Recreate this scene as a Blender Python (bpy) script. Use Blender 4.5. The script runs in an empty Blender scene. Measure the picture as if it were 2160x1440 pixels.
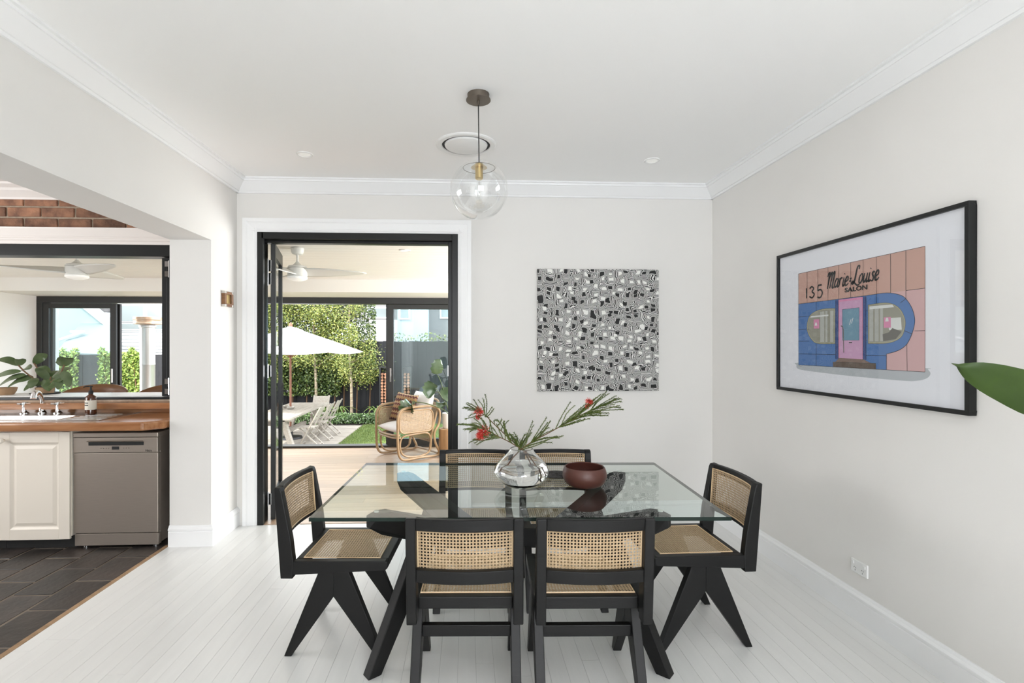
import bpy, bmesh, math, random
from mathutils import Vector, Matrix, Quaternion

scene = bpy.context.scene
COL = scene.collection
RND = random.Random(11)
PI = math.pi
rad = math.radians

# ------------------------------------------------------------------ camera, sky, sun, exposure
FPX, W_PX = 1085.0, 2160.0
cam_data = bpy.data.cameras.new('camera')
cam_data.sensor_fit = 'HORIZONTAL'
cam_data.sensor_width = 36.0
cam_data.lens = 36.0 * FPX / W_PX
cam_data.shift_x = 43.0 / W_PX
cam_data.shift_y = 10.0 / W_PX
cam_data.clip_start = 0.05
cam_data.clip_end = 300
camera = bpy.data.objects.new('camera', cam_data)
COL.objects.link(camera)
camera.location = (0, 0, 1.48)
camera.rotation_euler = (PI / 2, 0, -math.atan(52 / 1085))
scene.camera = camera

SKY_STRENGTH = 4.1
SUN_STRENGTH = 4.2
EXPOSURE = 0.56
world = bpy.data.worlds.new('sky')
scene.world = world
world.use_nodes = True
wn = world.node_tree
wn.nodes.clear()
w_out = wn.nodes.new('ShaderNodeOutputWorld')
w_bg = wn.nodes.new('ShaderNodeBackground')
w_noise = wn.nodes.new('ShaderNodeTexNoise')
w_noise.inputs['Scale'].default_value = 2.2
w_noise.inputs['Detail'].default_value = 5
w_ramp = wn.nodes.new('ShaderNodeValToRGB')
w_ramp.color_ramp.elements[0].position = 0.36
w_ramp.color_ramp.elements[0].color = (0.80, 0.885, 1.0, 1)
w_ramp.color_ramp.elements[1].position = 0.60
w_ramp.color_ramp.elements[1].color = (0.97, 0.98, 1.0, 1)
w_tc = wn.nodes.new('ShaderNodeTexCoord')
wn.links.new(w_tc.outputs['Generated'], w_noise.inputs['Vector'])
wn.links.new(w_noise.outputs['Fac'], w_ramp.inputs['Fac'])
wn.links.new(w_ramp.outputs['Color'], w_bg.inputs['Color'])
wn.links.new(w_bg.outputs['Background'], w_out.inputs['Surface'])
w_bg.inputs['Strength'].default_value = SKY_STRENGTH

sun_data = bpy.data.lights.new('sun', 'SUN')
sun_data.energy = SUN_STRENGTH
sun_data.angle = rad(1.0)
sun_data.color = (1.0, 0.95, 0.86)
sun = bpy.data.objects.new('sun', sun_data)
COL.objects.link(sun)
sun.rotation_euler = Vector((0.52, 0.34, -0.80)).to_track_quat('-Z', 'Y').to_euler()


def area_light(name, loc, direction, sx, sy, power, color=(1, 1, 1), portal=False):
    d = bpy.data.lights.new(name, 'AREA')
    d.shape = 'RECTANGLE'
    d.size, d.size_y = sx, sy
    d.energy = power
    d.color = color
    if portal:
        d.cycles.is_portal = True
    o = bpy.data.objects.new(name, d)
    COL.objects.link(o)
    o.location = loc
    o.rotation_euler = Vector(direction).to_track_quat('-Z', 'Y').to_euler()
    return o


# fill lamps added out of view; the portal covers the glazed sunroom front
area_light('rear_fill_light', (0.65, -3.05, 1.45), (0, 1, 0.16), 2.3, 2.0, 64, (0.96, 0.985, 1.0))  # added fill lamp just inside the unseen rear window
area_light('kitchen_fill_light', (-5.3, 2.6, 1.6), (1, 0.0, -0.05), 2.2, 1.3, 55, (0.98, 0.99, 1.0))  # added fill lamp; the kitchen wall behind it has no window
area_light('sunroom_side_fill_light', (2.02, 6.1, 1.35), (-1, 0, 0.05), 2.2, 1.6, 125, (0.97, 0.99, 1.0))  # added fill lamp; the sunroom wall is solid at this end
area_light('sky_portal', (-2.0, 7.75, 1.05), (0, -1, 0), 8.2, 2.1, 1, portal=True)

vs = scene.view_settings
vs.view_transform = 'Standard'
vs.look = 'None'
vs.exposure = EXPOSURE
vs.gamma = 1.0
vs.use_curve_mapping = False
scene.display_settings.display_device = 'sRGB'
cy = scene.cycles
cy.use_denoising = True
cy.use_adaptive_sampling = True
cy.adaptive_threshold = 0.015
cy.max_bounces = 12
cy.diffuse_bounces = 6
cy.glossy_bounces = 6
cy.transmission_bounces = 10
cy.transparent_max_bounces = 16
cy.sample_clamp_indirect = 6.0
cy.caustics_reflective = False


# ------------------------------------------------------------------ materials
def new_mat(name):
    m = bpy.data.materials.new(name)
    m.use_nodes = True
    nt = m.node_tree
    b = nt.nodes.get('Principled BSDF')
    if b is None:
        nt.nodes.clear()
        b = nt.nodes.new('ShaderNodeBsdfPrincipled')
        o = nt.nodes.new('ShaderNodeOutputMaterial')
        nt.links.new(b.outputs[0], o.inputs[0])
    return m, nt, b


def coords(nt, scale=(1, 1, 1), per_object=False):
    tc = nt.nodes.new('ShaderNodeTexCoord')
    mp = nt.nodes.new('ShaderNodeMapping')
    mp.inputs['Scale'].default_value = scale
    nt.links.new(tc.outputs['Object'], mp.inputs['Vector'])
    if per_object:
        oi = nt.nodes.new('ShaderNodeObjectInfo')
        mul = nt.nodes.new('ShaderNodeMath')
        mul.operation = 'MULTIPLY'
        mul.inputs[1].default_value = 37.0
        nt.links.new(oi.outputs['Random'], mul.inputs[0])
        nt.links.new(mul.outputs[0], mp.inputs['Location'])
    return mp.outputs['Vector']


def mat(name, col, rough=0.5, metal=0.0, var=0.0, scale=8.0, stretch=(1, 1, 1), bump=0.0, bscale=None,
        objvar=0.0, col2=None, spec=0.5, coat=0.0, detail=4.0, islands=None, sheen=0.0, emit=0.0, trans=0.0):
    m, nt, b = new_mat(name)
    c = tuple(col) + (1,)
    b.inputs['Base Color'].default_value = c
    b.inputs['Roughness'].default_value = rough
    b.inputs['Metallic'].default_value = metal
    b.inputs['Specular IOR Level'].default_value = spec
    b.inputs['Coat Weight'].default_value = coat
    b.inputs['Sheen Weight'].default_value = sheen
    if trans:
        b.inputs['Transmission Weight'].default_value = trans
    if emit:
        b.inputs['Emission Color'].default_value = c
        b.inputs['Emission Strength'].default_value = emit
    out = None
    if var or col2 is not None:
        v = coords(nt, stretch, objvar > 0)
        n = nt.nodes.new('ShaderNodeTexNoise')
        n.inputs['Scale'].default_value = scale
        n.inputs['Detail'].default_value = detail
        nt.links.new(v, n.inputs['Vector'])
        r = nt.nodes.new('ShaderNodeValToRGB')
        r.color_ramp.elements[0].position = 0.3
        r.color_ramp.elements[1].position = 0.7
        if col2 is None:
            lo = tuple(max(0, x * (1 - var)) for x in col) + (1,)
            hi = tuple(min(1, x * (1 + var)) for x in col) + (1,)
        else:
            lo, hi = tuple(col2) + (1,), c
        r.color_ramp.elements[0].color = lo
        r.color_ramp.elements[1].color = hi
        nt.links.new(n.outputs['Fac'], r.inputs['Fac'])
        out = r.outputs['Color']
    if islands:
        g = nt.nodes.new('ShaderNodeNewGeometry')
        r = nt.nodes.new('ShaderNodeValToRGB')
        els = r.color_ramp.elements
        while len(els) < len(islands):
            els.new(0.5)
        for i, cc in enumerate(islands):
            els[i].position = i / (len(islands) - 1)
            els[i].color = tuple(cc) + (1,)
        nt.links.new(g.outputs['Random Per Island'], r.inputs['Fac'])
        out = r.outputs['Color']
    if objvar:
        oi = nt.nodes.new('ShaderNodeObjectInfo')
        mr = nt.nodes.new('ShaderNodeMapRange')
        mr.inputs['To Min'].default_value = 1 - objvar
        mr.inputs['To Max'].default_value = 1 + objvar
        nt.links.new(oi.outputs['Random'], mr.inputs['Value'])
        mx = nt.nodes.new('ShaderNodeMix')
        mx.data_type = 'RGBA'
        mx.blend_type = 'MULTIPLY'
        mx.inputs['Factor'].default_value = 1.0
        if out is not None:
            nt.links.new(out, mx.inputs['A'])
        else:
            mx.inputs['A'].default_value = c
        nt.links.new(mr.outputs['Result'], mx.inputs['B'])
        out = mx.outputs['Result']
    if out is not None:
        nt.links.new(out, b.inputs['Base Color'])
    if bump:
        v = coords(nt, stretch)
        n = nt.nodes.new('ShaderNodeTexNoise')
        n.inputs['Scale'].default_value = bscale or scale * 4
        n.inputs['Detail'].default_value = 5
        nt.links.new(v, n.inputs['Vector'])
        bp = nt.nodes.new('ShaderNodeBump')
        bp.inputs['Strength'].default_value = bump
        bp.inputs['Distance'].default_value = 0.01
        nt.links.new(n.outputs['Fac'], bp.inputs['Height'])
        nt.links.new(bp.outputs['Normal'], b.inputs['Normal'])
    return m


def thin_glass(name, tint=(0.96, 0.98, 0.97), f0=0.05, rough=0.0, front_only=False, refl=(1, 1, 1)):
    """a clear sheet: see-through with a mirror reflection that grows towards grazing angles"""
    m = bpy.data.materials.new(name)
    m.use_nodes = True
    nt = m.node_tree
    nt.nodes.clear()
    o = nt.nodes.new('ShaderNodeOutputMaterial')
    mix = nt.nodes.new('ShaderNodeMixShader')
    tr = nt.nodes.new('ShaderNodeBsdfTransparent')
    tr.inputs['Color'].default_value = tuple(tint) + (1,)
    gl = nt.nodes.new('ShaderNodeBsdfGlossy')
    gl.inputs['Roughness'].default_value = rough
    gl.inputs['Color'].default_value = tuple(refl) + (1,)
    lw = nt.nodes.new('ShaderNodeLayerWeight')
    lw.inputs['Blend'].default_value = 0.5
    pw = nt.nodes.new('ShaderNodeMath')
    pw.operation = 'POWER'
    pw.inputs[1].default_value = 5.0
    ma = nt.nodes.new('ShaderNodeMath')
    ma.operation = 'MULTIPLY_ADD'
    ma.inputs[1].default_value = 1 - f0
    ma.inputs[2].default_value = f0
    nt.links.new(lw.outputs['Facing'], pw.inputs[0])
    nt.links.new(pw.outputs[0], ma.inputs[0])
    fac = ma.outputs[0]
    if front_only:
        g = nt.nodes.new('ShaderNodeNewGeometry')
        inv = nt.nodes.new('ShaderNodeMath')
        inv.operation = 'SUBTRACT'
        inv.inputs[0].default_value = 1.0
        nt.links.new(g.outputs['Backfacing'], inv.inputs[1])
        mu = nt.nodes.new('ShaderNodeMath')
        mu.operation = 'MULTIPLY'
        nt.links.new(fac, mu.inputs[0])
        nt.links.new(inv.outputs[0], mu.inputs[1])
        fac = mu.outputs[0]
    nt.links.new(fac, mix.inputs[0])
    nt.links.new(tr.outputs[0], mix.inputs[1])
    nt.links.new(gl.outputs[0], mix.inputs[2])
    nt.links.new(mix.outputs[0], o.inputs[0])
    return m


M = {}
M['wall'] = mat('wall_paint', (0.765, 0.75, 0.725), 0.75, var=0.012, scale=2.0, bump=0.03, bscale=120)
M['ceiling'] = mat('ceiling_paint', (0.94, 0.94, 0.935), 0.85)
M['trim'] = mat('trim_gloss_white', (0.86, 0.865, 0.87), 0.42)
M['floor'] = mat('white_floor_paint', (0.755, 0.755, 0.74), 0.30, var=0.03, scale=3.0, stretch=(6, 0.6, 1), objvar=0.018, bump=0.04, bscale=14)
M['floor_gap'] = mat('floor_gap', (0.40, 0.40, 0.39), 0.8)
M['timber'] = mat('oak_boards', (0.46, 0.335, 0.235), 0.32, col2=(0.35, 0.235, 0.155), scale=4.0, stretch=(0.7, 9, 1), objvar=0.16, bump=0.05, bscale=30)
M['timber_gap'] = mat('timber_gap', (0.10, 0.06, 0.035), 0.8)
M['slate'] = mat('slate', (0.056, 0.043, 0.037), 0.42, col2=(0.026, 0.024, 0.022), scale=5.0, objvar=0.35, bump=0.35, bscale=22, detail=6)
M['grout'] = mat('grout', (0.19, 0.155, 0.12), 0.85, var=0.2, scale=12)
M['brick'] = mat('brick', (0.34, 0.17, 0.10), 0.85, col2=(0.12, 0.060, 0.040), scale=11, objvar=0.45, bump=0.6, bscale=50)
M['mortar'] = mat('mortar', (0.42, 0.34, 0.26), 0.9, var=0.15, scale=30, bump=0.4, bscale=80)
M['cream'] = mat('cream_ceiling_boards', (0.78, 0.765, 0.72), 0.55)
M['sunwall'] = mat('sunroom_wall_paint', (0.80, 0.775, 0.75), 0.8)
M['kitchen_trim'] = mat('kitchen_trim_paint', (0.80, 0.755, 0.72), 0.45)
M['black'] = mat('black_paint', (0.008, 0.009, 0.009), 0.36, spec=0.35)
M['alu'] = mat('charcoal_aluminium', (0.020, 0.021, 0.021), 0.4)
M['chairblack'] = mat('black_stained_wood', (0.0055, 0.0055, 0.0055), 0.46, spec=0.28, bump=0.05, bscale=40, stretch=(1, 1, 8))
M['cane'] = mat('cane_webbing', (0.56, 0.42, 0.265), 0.55, col2=(0.43, 0.295, 0.165), scale=120, detail=2, bump=0.5, bscale=500)
M['cane_edge'] = mat('cane_edging', (0.72, 0.54, 0.33), 0.45)
M['glass'] = thin_glass('window_glass', (0.90, 0.945, 0.955), 0.045)
M['clear'] = thin_glass('clear_glass', (0.975, 0.98, 0.98), 0.05)
M['globe'] = thin_glass('globe_glass', (0.96, 0.965, 0.965), 0.12)
M['tableglass'] = thin_glass('table_glass', (0.87, 0.915, 0.89), 0.075, front_only=True)
M['glassedge'] = mat('glass_edge', (0.010, 0.020, 0.016), 0.25, spec=0.2)
M['chrome'] = mat('chrome', (0.80, 0.80, 0.81), 0.08, 1.0)
M['steel'] = mat('brushed_steel', (0.48, 0.42, 0.365), 0.42, 0.8, var=0.04, scale=10, stretch=(1, 1, 40))
M['sinksteel'] = mat('sink_steel', (0.66, 0.65, 0.63), 0.22, 1.0)
M['brass'] = mat('brass', (0.66, 0.49, 0.21), 0.3, 1.0)
M['bronze'] = mat('bronze', (0.16, 0.135, 0.11), 0.42, 0.8)
M['worktop'] = mat('timber_worktop', (0.42, 0.20, 0.09), 0.22, col2=(0.28, 0.115, 0.045), scale=5, stretch=(0.8, 12, 6), coat=0.3)
M['cabinet'] = mat('cream_cabinet', (0.80, 0.735, 0.645), 0.42)
M['white'] = mat('white_plastic', (0.82, 0.82, 0.81), 0.4)
M['fan'] = mat('fan_white', (0.66, 0.66, 0.625), 0.45)
M['dark'] = mat('dark_void', (0.02, 0.02, 0.02), 0.7)
M['rattan'] = mat('rattan_cane', (0.37, 0.255, 0.145), 0.45, col2=(0.29, 0.185, 0.095), scale=14)
M['weave'] = mat('rattan_weave', (0.36, 0.265, 0.17), 0.6, var=0.2, scale=60)
M['linen'] = mat('white_linen', (0.80, 0.785, 0.79), 0.9, sheen=0.3, bump=0.15, bscale=300)
M['darkbowl'] = mat('clay_bowl', (0.085, 0.028, 0.020), 0.42, bump=0.08, bscale=20, stretch=(1, 1, 20))
M['trivet'] = mat('woven_trivet', (0.035, 0.033, 0.032), 0.6, bump=0.8, bscale=120)
M['concrete'] = mat('garden_paving', (0.33, 0.295, 0.25), 0.9, var=0.12, scale=6)
M['fence'] = mat('black_fence', (0.018, 0.018, 0.020), 0.75, var=0.2, scale=6, stretch=(3, 3, 0.4), objvar=0.2)
M['greytimber'] = mat('weathered_timber', (0.40, 0.36, 0.31), 0.85, col2=(0.28, 0.25, 0.21), scale=5, stretch=(6, 1, 6))
M['canvas_cloth'] = mat('umbrella_canvas', (0.82, 0.80, 0.76), 0.9)
M['redwood'] = mat('umbrella_pole_wood', (0.22, 0.085, 0.045), 0.45)
M['bark'] = mat('birch_bark', (0.50, 0.42, 0.30), 0.85, col2=(0.18, 0.13, 0.08), scale=7, stretch=(1, 1, 3))
M['stump'] = mat('stump_wood', (0.48, 0.30, 0.16), 0.7, col2=(0.33, 0.19, 0.09), scale=5, stretch=(3, 3, 0.6))
M['terracotta'] = mat('terracotta', (0.33, 0.21, 0.12), 0.8, var=0.2, scale=20)
M['soil'] = mat('soil', (0.03, 0.022, 0.015), 0.95)
M['leaf_dark'] = mat('hedge_leaves', (0.10, 0.16, 0.05), 0.45, islands=[(0.018, 0.040, 0.010), (0.05, 0.085, 0.018), (0.085, 0.13, 0.03), (0.16, 0.20, 0.05)])
M['leaf_light'] = mat('birch_leaves', (0.16, 0.20, 0.05), 0.5, islands=[(0.055, 0.085, 0.018), (0.12, 0.16, 0.03), (0.20, 0.235, 0.045), (0.34, 0.33, 0.08)])
M['leaf_ivy'] = mat('ivy_leaves', (0.22, 0.32, 0.05), 0.5, islands=[(0.07, 0.12, 0.02), (0.16, 0.24, 0.04), (0.27, 0.36, 0.06), (0.36, 0.44, 0.10)])
M['groundcover'] = mat('groundcover_leaves', (0.08, 0.14, 0.04), 0.5, islands=[(0.02, 0.05, 0.012), (0.06, 0.12, 0.025), (0.10, 0.18, 0.04), (0.30, 0.34, 0.24)])
M['grass'] = mat('grass_blades', (0.16, 0.25, 0.05), 0.7, islands=[(0.075, 0.115, 0.022), (0.12, 0.17, 0.035), (0.19, 0.24, 0.06)])
M['lawn'] = mat('lawn_turf', (0.10, 0.145, 0.035), 0.9, var=0.25, scale=6)
M['leaf_rubber'] = mat('rubber_leaf', (0.105, 0.145, 0.065), 0.25, col2=(0.05, 0.085, 0.03), scale=10, spec=0.7)
M['leaf_big'] = mat('strelitzia_leaf', (0.030, 0.060, 0.005), 0.42, spec=0.3, col2=(0.018, 0.040, 0.003), scale=8, stretch=(1, 1, 1))
M['leaf_mon'] = mat('monstera_leaf', (0.045, 0.085, 0.035), 0.2, spec=0.8)
M['needle'] = mat('needle_foliage', (0.085, 0.115, 0.018), 0.5, islands=[(0.035, 0.06, 0.010), (0.075, 0.11, 0.016), (0.13, 0.165, 0.03)])
M['twig'] = mat('twig_bark', (0.14, 0.075, 0.035), 0.7)
M['petal'] = mat('red_filaments', (0.72, 0.09, 0.05), 0.5, islands=[(0.42, 0.018, 0.018), (0.62, 0.05, 0.04), (0.75, 0.16, 0.10)])
M['paper'] = mat('paper_white', (0.80, 0.81, 0.86), 0.85)
M['amber'] = mat('amber_glass', (0.075, 0.022, 0.008), 0.08, spec=0.7)
M['label'] = mat('label_cream', (0.78, 0.73, 0.62), 0.6)
M['ink'] = mat('black_ink', (0.012, 0.012, 0.013), 0.6)
M['houseteal'] = mat('neighbour_render', (0.33, 0.375, 0.36), 0.9, var=0.06, scale=1.0)
M['metalroof'] = mat('metal_roof', (0.20, 0.235, 0.24), 0.6)
M['housewhite'] = mat('white_cladding', (0.72, 0.72, 0.72), 0.7)
M['houseblue'] = mat('pale_blue_render', (0.44, 0.52, 0.56), 0.9)
M['housegrey'] = mat('grey_render', (0.22, 0.21, 0.205), 0.9)
M['tileroof'] = mat('dark_tile_roof', (0.13, 0.10, 0.10), 0.8, var=0.3, scale=3)
M['farpane'] = mat('house_window_glass', (0.24, 0.27, 0.27), 0.08)
M['log'] = mat('firewood_bark', (0.16, 0.09, 0.05), 0.9, var=0.3, scale=12)
M['logend'] = mat('firewood_cut', (0.27, 0.13, 0.075), 0.85, var=0.25, scale=14, objvar=0.3)
M['silver'] = mat('silver_dish', (0.55, 0.53, 0.5), 0.3, 0.9)
M['plywood'] = mat('walnut_plywood', (0.24, 0.115, 0.05), 0.35, col2=(0.16, 0.07, 0.03), scale=6, stretch=(1, 1, 8))
M['lamp_white'] = mat('lamp_diffuser', (0.85, 0.85, 0.82), 0.4, emit=0.15)

# a real glass for the vase and the water in it
def refractive(name, col, ior):
    m, nt, b = new_mat(name)
    b.inputs['Base Color'].default_value = tuple(col) + (1,)
    b.inputs['Roughness'].default_value = 0.0
    b.inputs['IOR'].default_value = ior
    b.inputs['Transmission Weight'].default_value = 1.0
    return m
M['vaseglass'] = refractive('vase_glass', (0.985, 0.99, 0.985), 1.5)
M['water'] = refractive('water', (0.99, 0.995, 0.99), 1.33)


def canvas_pattern():
    m, nt, b = new_mat('maze_pattern')
    b.inputs['Roughness'].default_value = 0.7
    N, L = nt.nodes, nt.links
    tc = N.new('ShaderNodeTexCoord')
    nz = N.new('ShaderNodeTexNoise')
    nz.inputs['Scale'].default_value = 13
    nz.inputs['Detail'].default_value = 1
    L.new(tc.outputs['Object'], nz.inputs['Vector'])
    sub = N.new('ShaderNodeVectorMath'); sub.operation = 'SUBTRACT'; sub.inputs[1].default_value = (0.5, 0.5, 0.5)
    L.new(nz.outputs['Color'], sub.inputs[0])
    sc = N.new('ShaderNodeVectorMath'); sc.operation = 'SCALE'; sc.inputs['Scale'].default_value = 0.065
    L.new(sub.outputs[0], sc.inputs[0])
    ad = N.new('ShaderNodeVectorMath'); ad.operation = 'ADD'
    L.new(tc.outputs['Object'], ad.inputs[0]); L.new(sc.outputs[0], ad.inputs[1])
    vo = N.new('ShaderNodeTexVoronoi')
    vo.voronoi_dimensions = '2D'
    vo.distance = 'CHEBYCHEV'
    vo.inputs['Scale'].default_value = 14.0
    vo.inputs['Randomness'].default_value = 0.85
    mp = N.new('ShaderNodeMapping')
    mp.inputs['Rotation'].default_value = (rad(90), 0, 0)
    mp.inputs['Scale'].default_value = (0.95, 1.12, 1.12)
    L.new(ad.outputs[0], mp.inputs['Vector']); L.new(mp.outputs[0], vo.inputs['Vector'])
    # stripes from distance
    mul = N.new('ShaderNodeMath'); mul.operation = 'MULTIPLY'; mul.inputs[1].default_value = 52.0
    L.new(vo.outputs['Distance'], mul.inputs[0])
    sn = N.new('ShaderNodeMath'); sn.operation = 'SINE'
    L.new(mul.outputs[0], sn.inputs[0])
    r1 = N.new('ShaderNodeValToRGB')
    r1.color_ramp.elements[0].position = 0.46; r1.color_ramp.elements[0].color = (0.012, 0.012, 0.012, 1)
    r1.color_ramp.elements[1].position = 0.66; r1.color_ramp.elements[1].color = (0.70, 0.70, 0.68, 1)
    mr = N.new('ShaderNodeMapRange'); mr.inputs['From Min'].default_value = -1
    L.new(sn.outputs[0], mr.inputs['Value']); L.new(mr.outputs[0], r1.inputs['Fac'])
    # core: solid black or white by cell
    core = N.new('ShaderNodeMath'); core.operation = 'LESS_THAN'; core.inputs[1].default_value = 0.205
    L.new(vo.outputs['Distance'], core.inputs[0])
    sep = N.new('ShaderNodeSeparateColor')
    L.new(vo.outputs['Color'], sep.inputs[0])
    gt = N.new('ShaderNodeMath'); gt.operation = 'GREATER_THAN'; gt.inputs[1].default_value = 0.50
    L.new(sep.outputs[0], gt.inputs[0])
    bw = N.new('ShaderNodeMix'); bw.data_type = 'RGBA'
    bw.inputs['A'].default_value = (0.010, 0.010, 0.010, 1); bw.inputs['B'].default_value = (0.78, 0.78, 0.75, 1)
    L.new(gt.outputs[0], bw.inputs['Factor'])
    mx = N.new('ShaderNodeMix'); mx.data_type = 'RGBA'
    L.new(core.outputs[0], mx.inputs['Factor'])
    L.new(r1.outputs['Color'], mx.inputs['A']); L.new(bw.outputs['Result'], mx.inputs['B'])
    L.new(mx.outputs['Result'], b.inputs['Base Color'])
    return m
M['maze'] = canvas_pattern()


def zigzag():
    m, nt, b = new_mat('zigzag_knit')
    b.inputs['Roughness'].default_value = 0.95
    N, L = nt.nodes, nt.links
    tc = N.new('ShaderNodeTexCoord')
    sp = N.new('ShaderNodeSeparateXYZ')
    L.new(tc.outputs['Object'], sp.inputs[0])
    pp = N.new('ShaderNodeMath'); pp.operation = 'PINGPONG'; pp.inputs[1].default_value = 0.022
    L.new(sp.outputs['X'], pp.inputs[0])
    ad = N.new('ShaderNodeMath'); ad.operation = 'ADD'
    L.new(sp.outputs['Y'], ad.inputs[0]); L.new(pp.outputs[0], ad.inputs[1])
    ml = N.new('ShaderNodeMath'); ml.operation = 'MULTIPLY'; ml.inputs[1].default_value = 7.5
    L.new(ad.outputs[0], ml.inputs[0])
    fr = N.new('ShaderNodeMath'); fr.operation = 'FRACT'
    L.new(ml.outputs[0], fr.inputs[0])
    r = N.new('ShaderNodeValToRGB')
    r.color_ramp.interpolation = 'CONSTANT'
    cs = [(0.0, (0.30, 0.19, 0.10)), (0.18, (0.10, 0.025, 0.03)), (0.36, (0.42, 0.30, 0.17)), (0.52, (0.16, 0.06, 0.03)), (0.68, (0.05, 0.02, 0.03)), (0.84, (0.34, 0.20, 0.09))]
    els = r.color_ramp.elements
    while len(els) < len(cs):
        els.new(0.5)
    for e, (p, c) in zip(els, cs):
        e.position = p; e.color = c + (1,)
    L.new(fr.outputs[0], r.inputs['Fac'])
    L.new(r.outputs['Color'], b.inputs['Base Color'])
    return m
M['zigzag'] = zigzag()


# ------------------------------------------------------------------ mesh helpers
class MB:
    """collects simple solids; build() links them as ONE mesh object"""
    def __init__(s):
        s.v, s.f, s.mi = [], [], []
        s.cur = 0

    def add(s, vs_, fs):
        n = len(s.v)
        s.v += [tuple(p) for p in vs_]
        for f in fs:
            s.f.append(tuple(i + n for i in f))
            s.mi.append(s.cur)
        return s

    def box(s, x0, x1, y0, y1, z0, z1):
        v = [(x0, y0, z0), (x1, y0, z0), (x1, y1, z0), (x0, y1, z0), (x0, y0, z1), (x1, y0, z1), (x1, y1, z1), (x0, y1, z1)]
        return s.add(v, [(3, 2, 1, 0), (4, 5, 6, 7), (0, 1, 5, 4), (1, 2, 6, 5), (2, 3, 7, 6), (3, 0, 4, 7)])

    def prism(s, poly, axis, a0, a1):
        """poly of (p,q); axis x: (a,p,q), y: (p,a,q), z: (p,q,a)"""
        def pt(a, p, q):
            return (a, p, q) if axis == 'x' else (p, a, q) if axis == 'y' else (p, q, a)
        n = len(poly)
        v = [pt(a0, *p) for p in poly] + [pt(a1, *p) for p in poly]
        f = [tuple(range(n - 1, -1, -1)), tuple(range(n, 2 * n))]
        f += [(i, (i + 1) % n, n + (i + 1) % n, n + i) for i in range(n)]
        return s.add(v, f)

    def beam(s, p0, p1, w, h, up=(0, 0, 1)):
        p0, p1 = Vector(p0), Vector(p1)
        d = (p1 - p0).normalized()
        sd = d.cross(Vector(up))
        if sd.length < 1e-5:
            sd = Vector((1, 0, 0))
        sd.normalize()
        u = sd.cross(d).normalized()
        v = []
        for p in (p0, p1):
            for a, b in ((-1, -1), (1, -1), (1, 1), (-1, 1)):
                v.append(p + sd * (a * w / 2) + u * (b * h / 2))
        return s.add(v, [(3, 2, 1, 0), (4, 5, 6, 7), (0, 1, 5, 4), (1, 2, 6, 5), (2, 3, 7, 6), (3, 0, 4, 7)])

    def tube(s, pts, r, n=8, closed=False, flat=1.0):
        pts = [Vector(p) for p in pts]
        m = len(pts)
        rs = r if isinstance(r, (list, tuple)) else [r] * m
        v = []
        prev = None
        for i, p in enumerate(pts):
            if closed:
                d = pts[(i + 1) % m] - pts[i - 1]
            else:
                d = pts[min(i + 1, m - 1)] - pts[max(i - 1, 0)]
            if d.length < 1e-9:
                d = Vector((0, 0, 1))
            d.normalize()
            if prev is None:
                a = Vector((0, 0, 1)) if abs(d.z) < 0.9 else Vector((1, 0, 0))
                prev = d.cross(a).normalized()
            prev = (prev - d * prev.dot(d))
            if prev.length < 1e-6:
                prev = d.orthogonal()
            prev.normalize()
            bn = d.cross(prev)
            for k in range(n):
                t = 2 * PI * k / n
                v.append(p + (prev * math.cos(t) + bn * math.sin(t) * flat) * rs[i])
        f = []
        for i in range(m if closed else m - 1):
            a, b = i * n, ((i + 1) % m) * n
            for k in range(n):
                f.append((a + k, a + (k + 1) % n, b + (k + 1) % n, b + k))
        if not closed:
            f.append(tuple(range(n - 1, -1, -1)))
            f.append(tuple(range((m - 1) * n, m * n)))
        return s.add(v, f)

    def lathe(s, prof, n=28, c=(0, 0), axis='z', closed=False):
        v, f = [], []
        m = len(prof)
        for (r, z) in prof:
            r = max(r, 1e-5)
            for k in range(n):
                t = 2 * PI * k / n
                p, q = c[0] + r * math.cos(t), c[1] + r * math.sin(t)
                v.append((p, q, z) if axis == 'z' else (p, z, q) if axis == 'y' else (z, p, q))
        for i in range(m if closed else m - 1):
            j = (i + 1) % m
            for k in range(n):
                f.append((i * n + k, i * n + (k + 1) % n, j * n + (k + 1) % n, j * n + k))
        if not closed:
            if prof[0][0] > 1e-4:
                f.append(tuple(range(n - 1, -1, -1)))
            if prof[-1][0] > 1e-4:
                f.append(tuple(range((m - 1) * n, m * n)))
        return s.add(v, f)

    def grid(s, fn, nu, nv, closed_u=False):
        v = [fn(i / nu if closed_u else i / nu, j / nv) for j in range(nv + 1) for i in range(nu if closed_u else nu + 1)]
        w = nu if closed_u else nu + 1
        f = []
        for j in range(nv):
            for i in range(nu):
                i2 = (i + 1) % w
                f.append((j * w + i, j * w + i2, (j + 1) * w + i2, (j + 1) * w + i))
        return s.add(v, f)

    def xform(s, mtx, start=0):
        for i in range(start, len(s.v)):
            s.v[i] = tuple(mtx @ Vector(s.v[i]))
        return s

    def mesh(s, name, mats, smooth=False, fix=True, angle=35):
        me = bpy.data.meshes.new(name)
        me.from_pydata(s.v, [], s.f)
        if not isinstance(mats, (list, tuple)):
            mats = [mats]
        for m_ in mats:
            me.materials.append(m_)
        if len(mats) > 1:
            me.polygons.foreach_set('material_index', s.mi)
        if fix:
            bm = bmesh.new()
            bm.from_mesh(me)
            bmesh.ops.remove_doubles(bm, verts=bm.verts, dist=1e-6)
            bmesh.ops.recalc_face_normals(bm, faces=bm.faces)
            bm.to_mesh(me)
            bm.free()
        if smooth:
            me.shade_smooth()
            if angle < 180:
                me.set_sharp_from_angle(angle=rad(angle))
        me.update()
        return me

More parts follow.
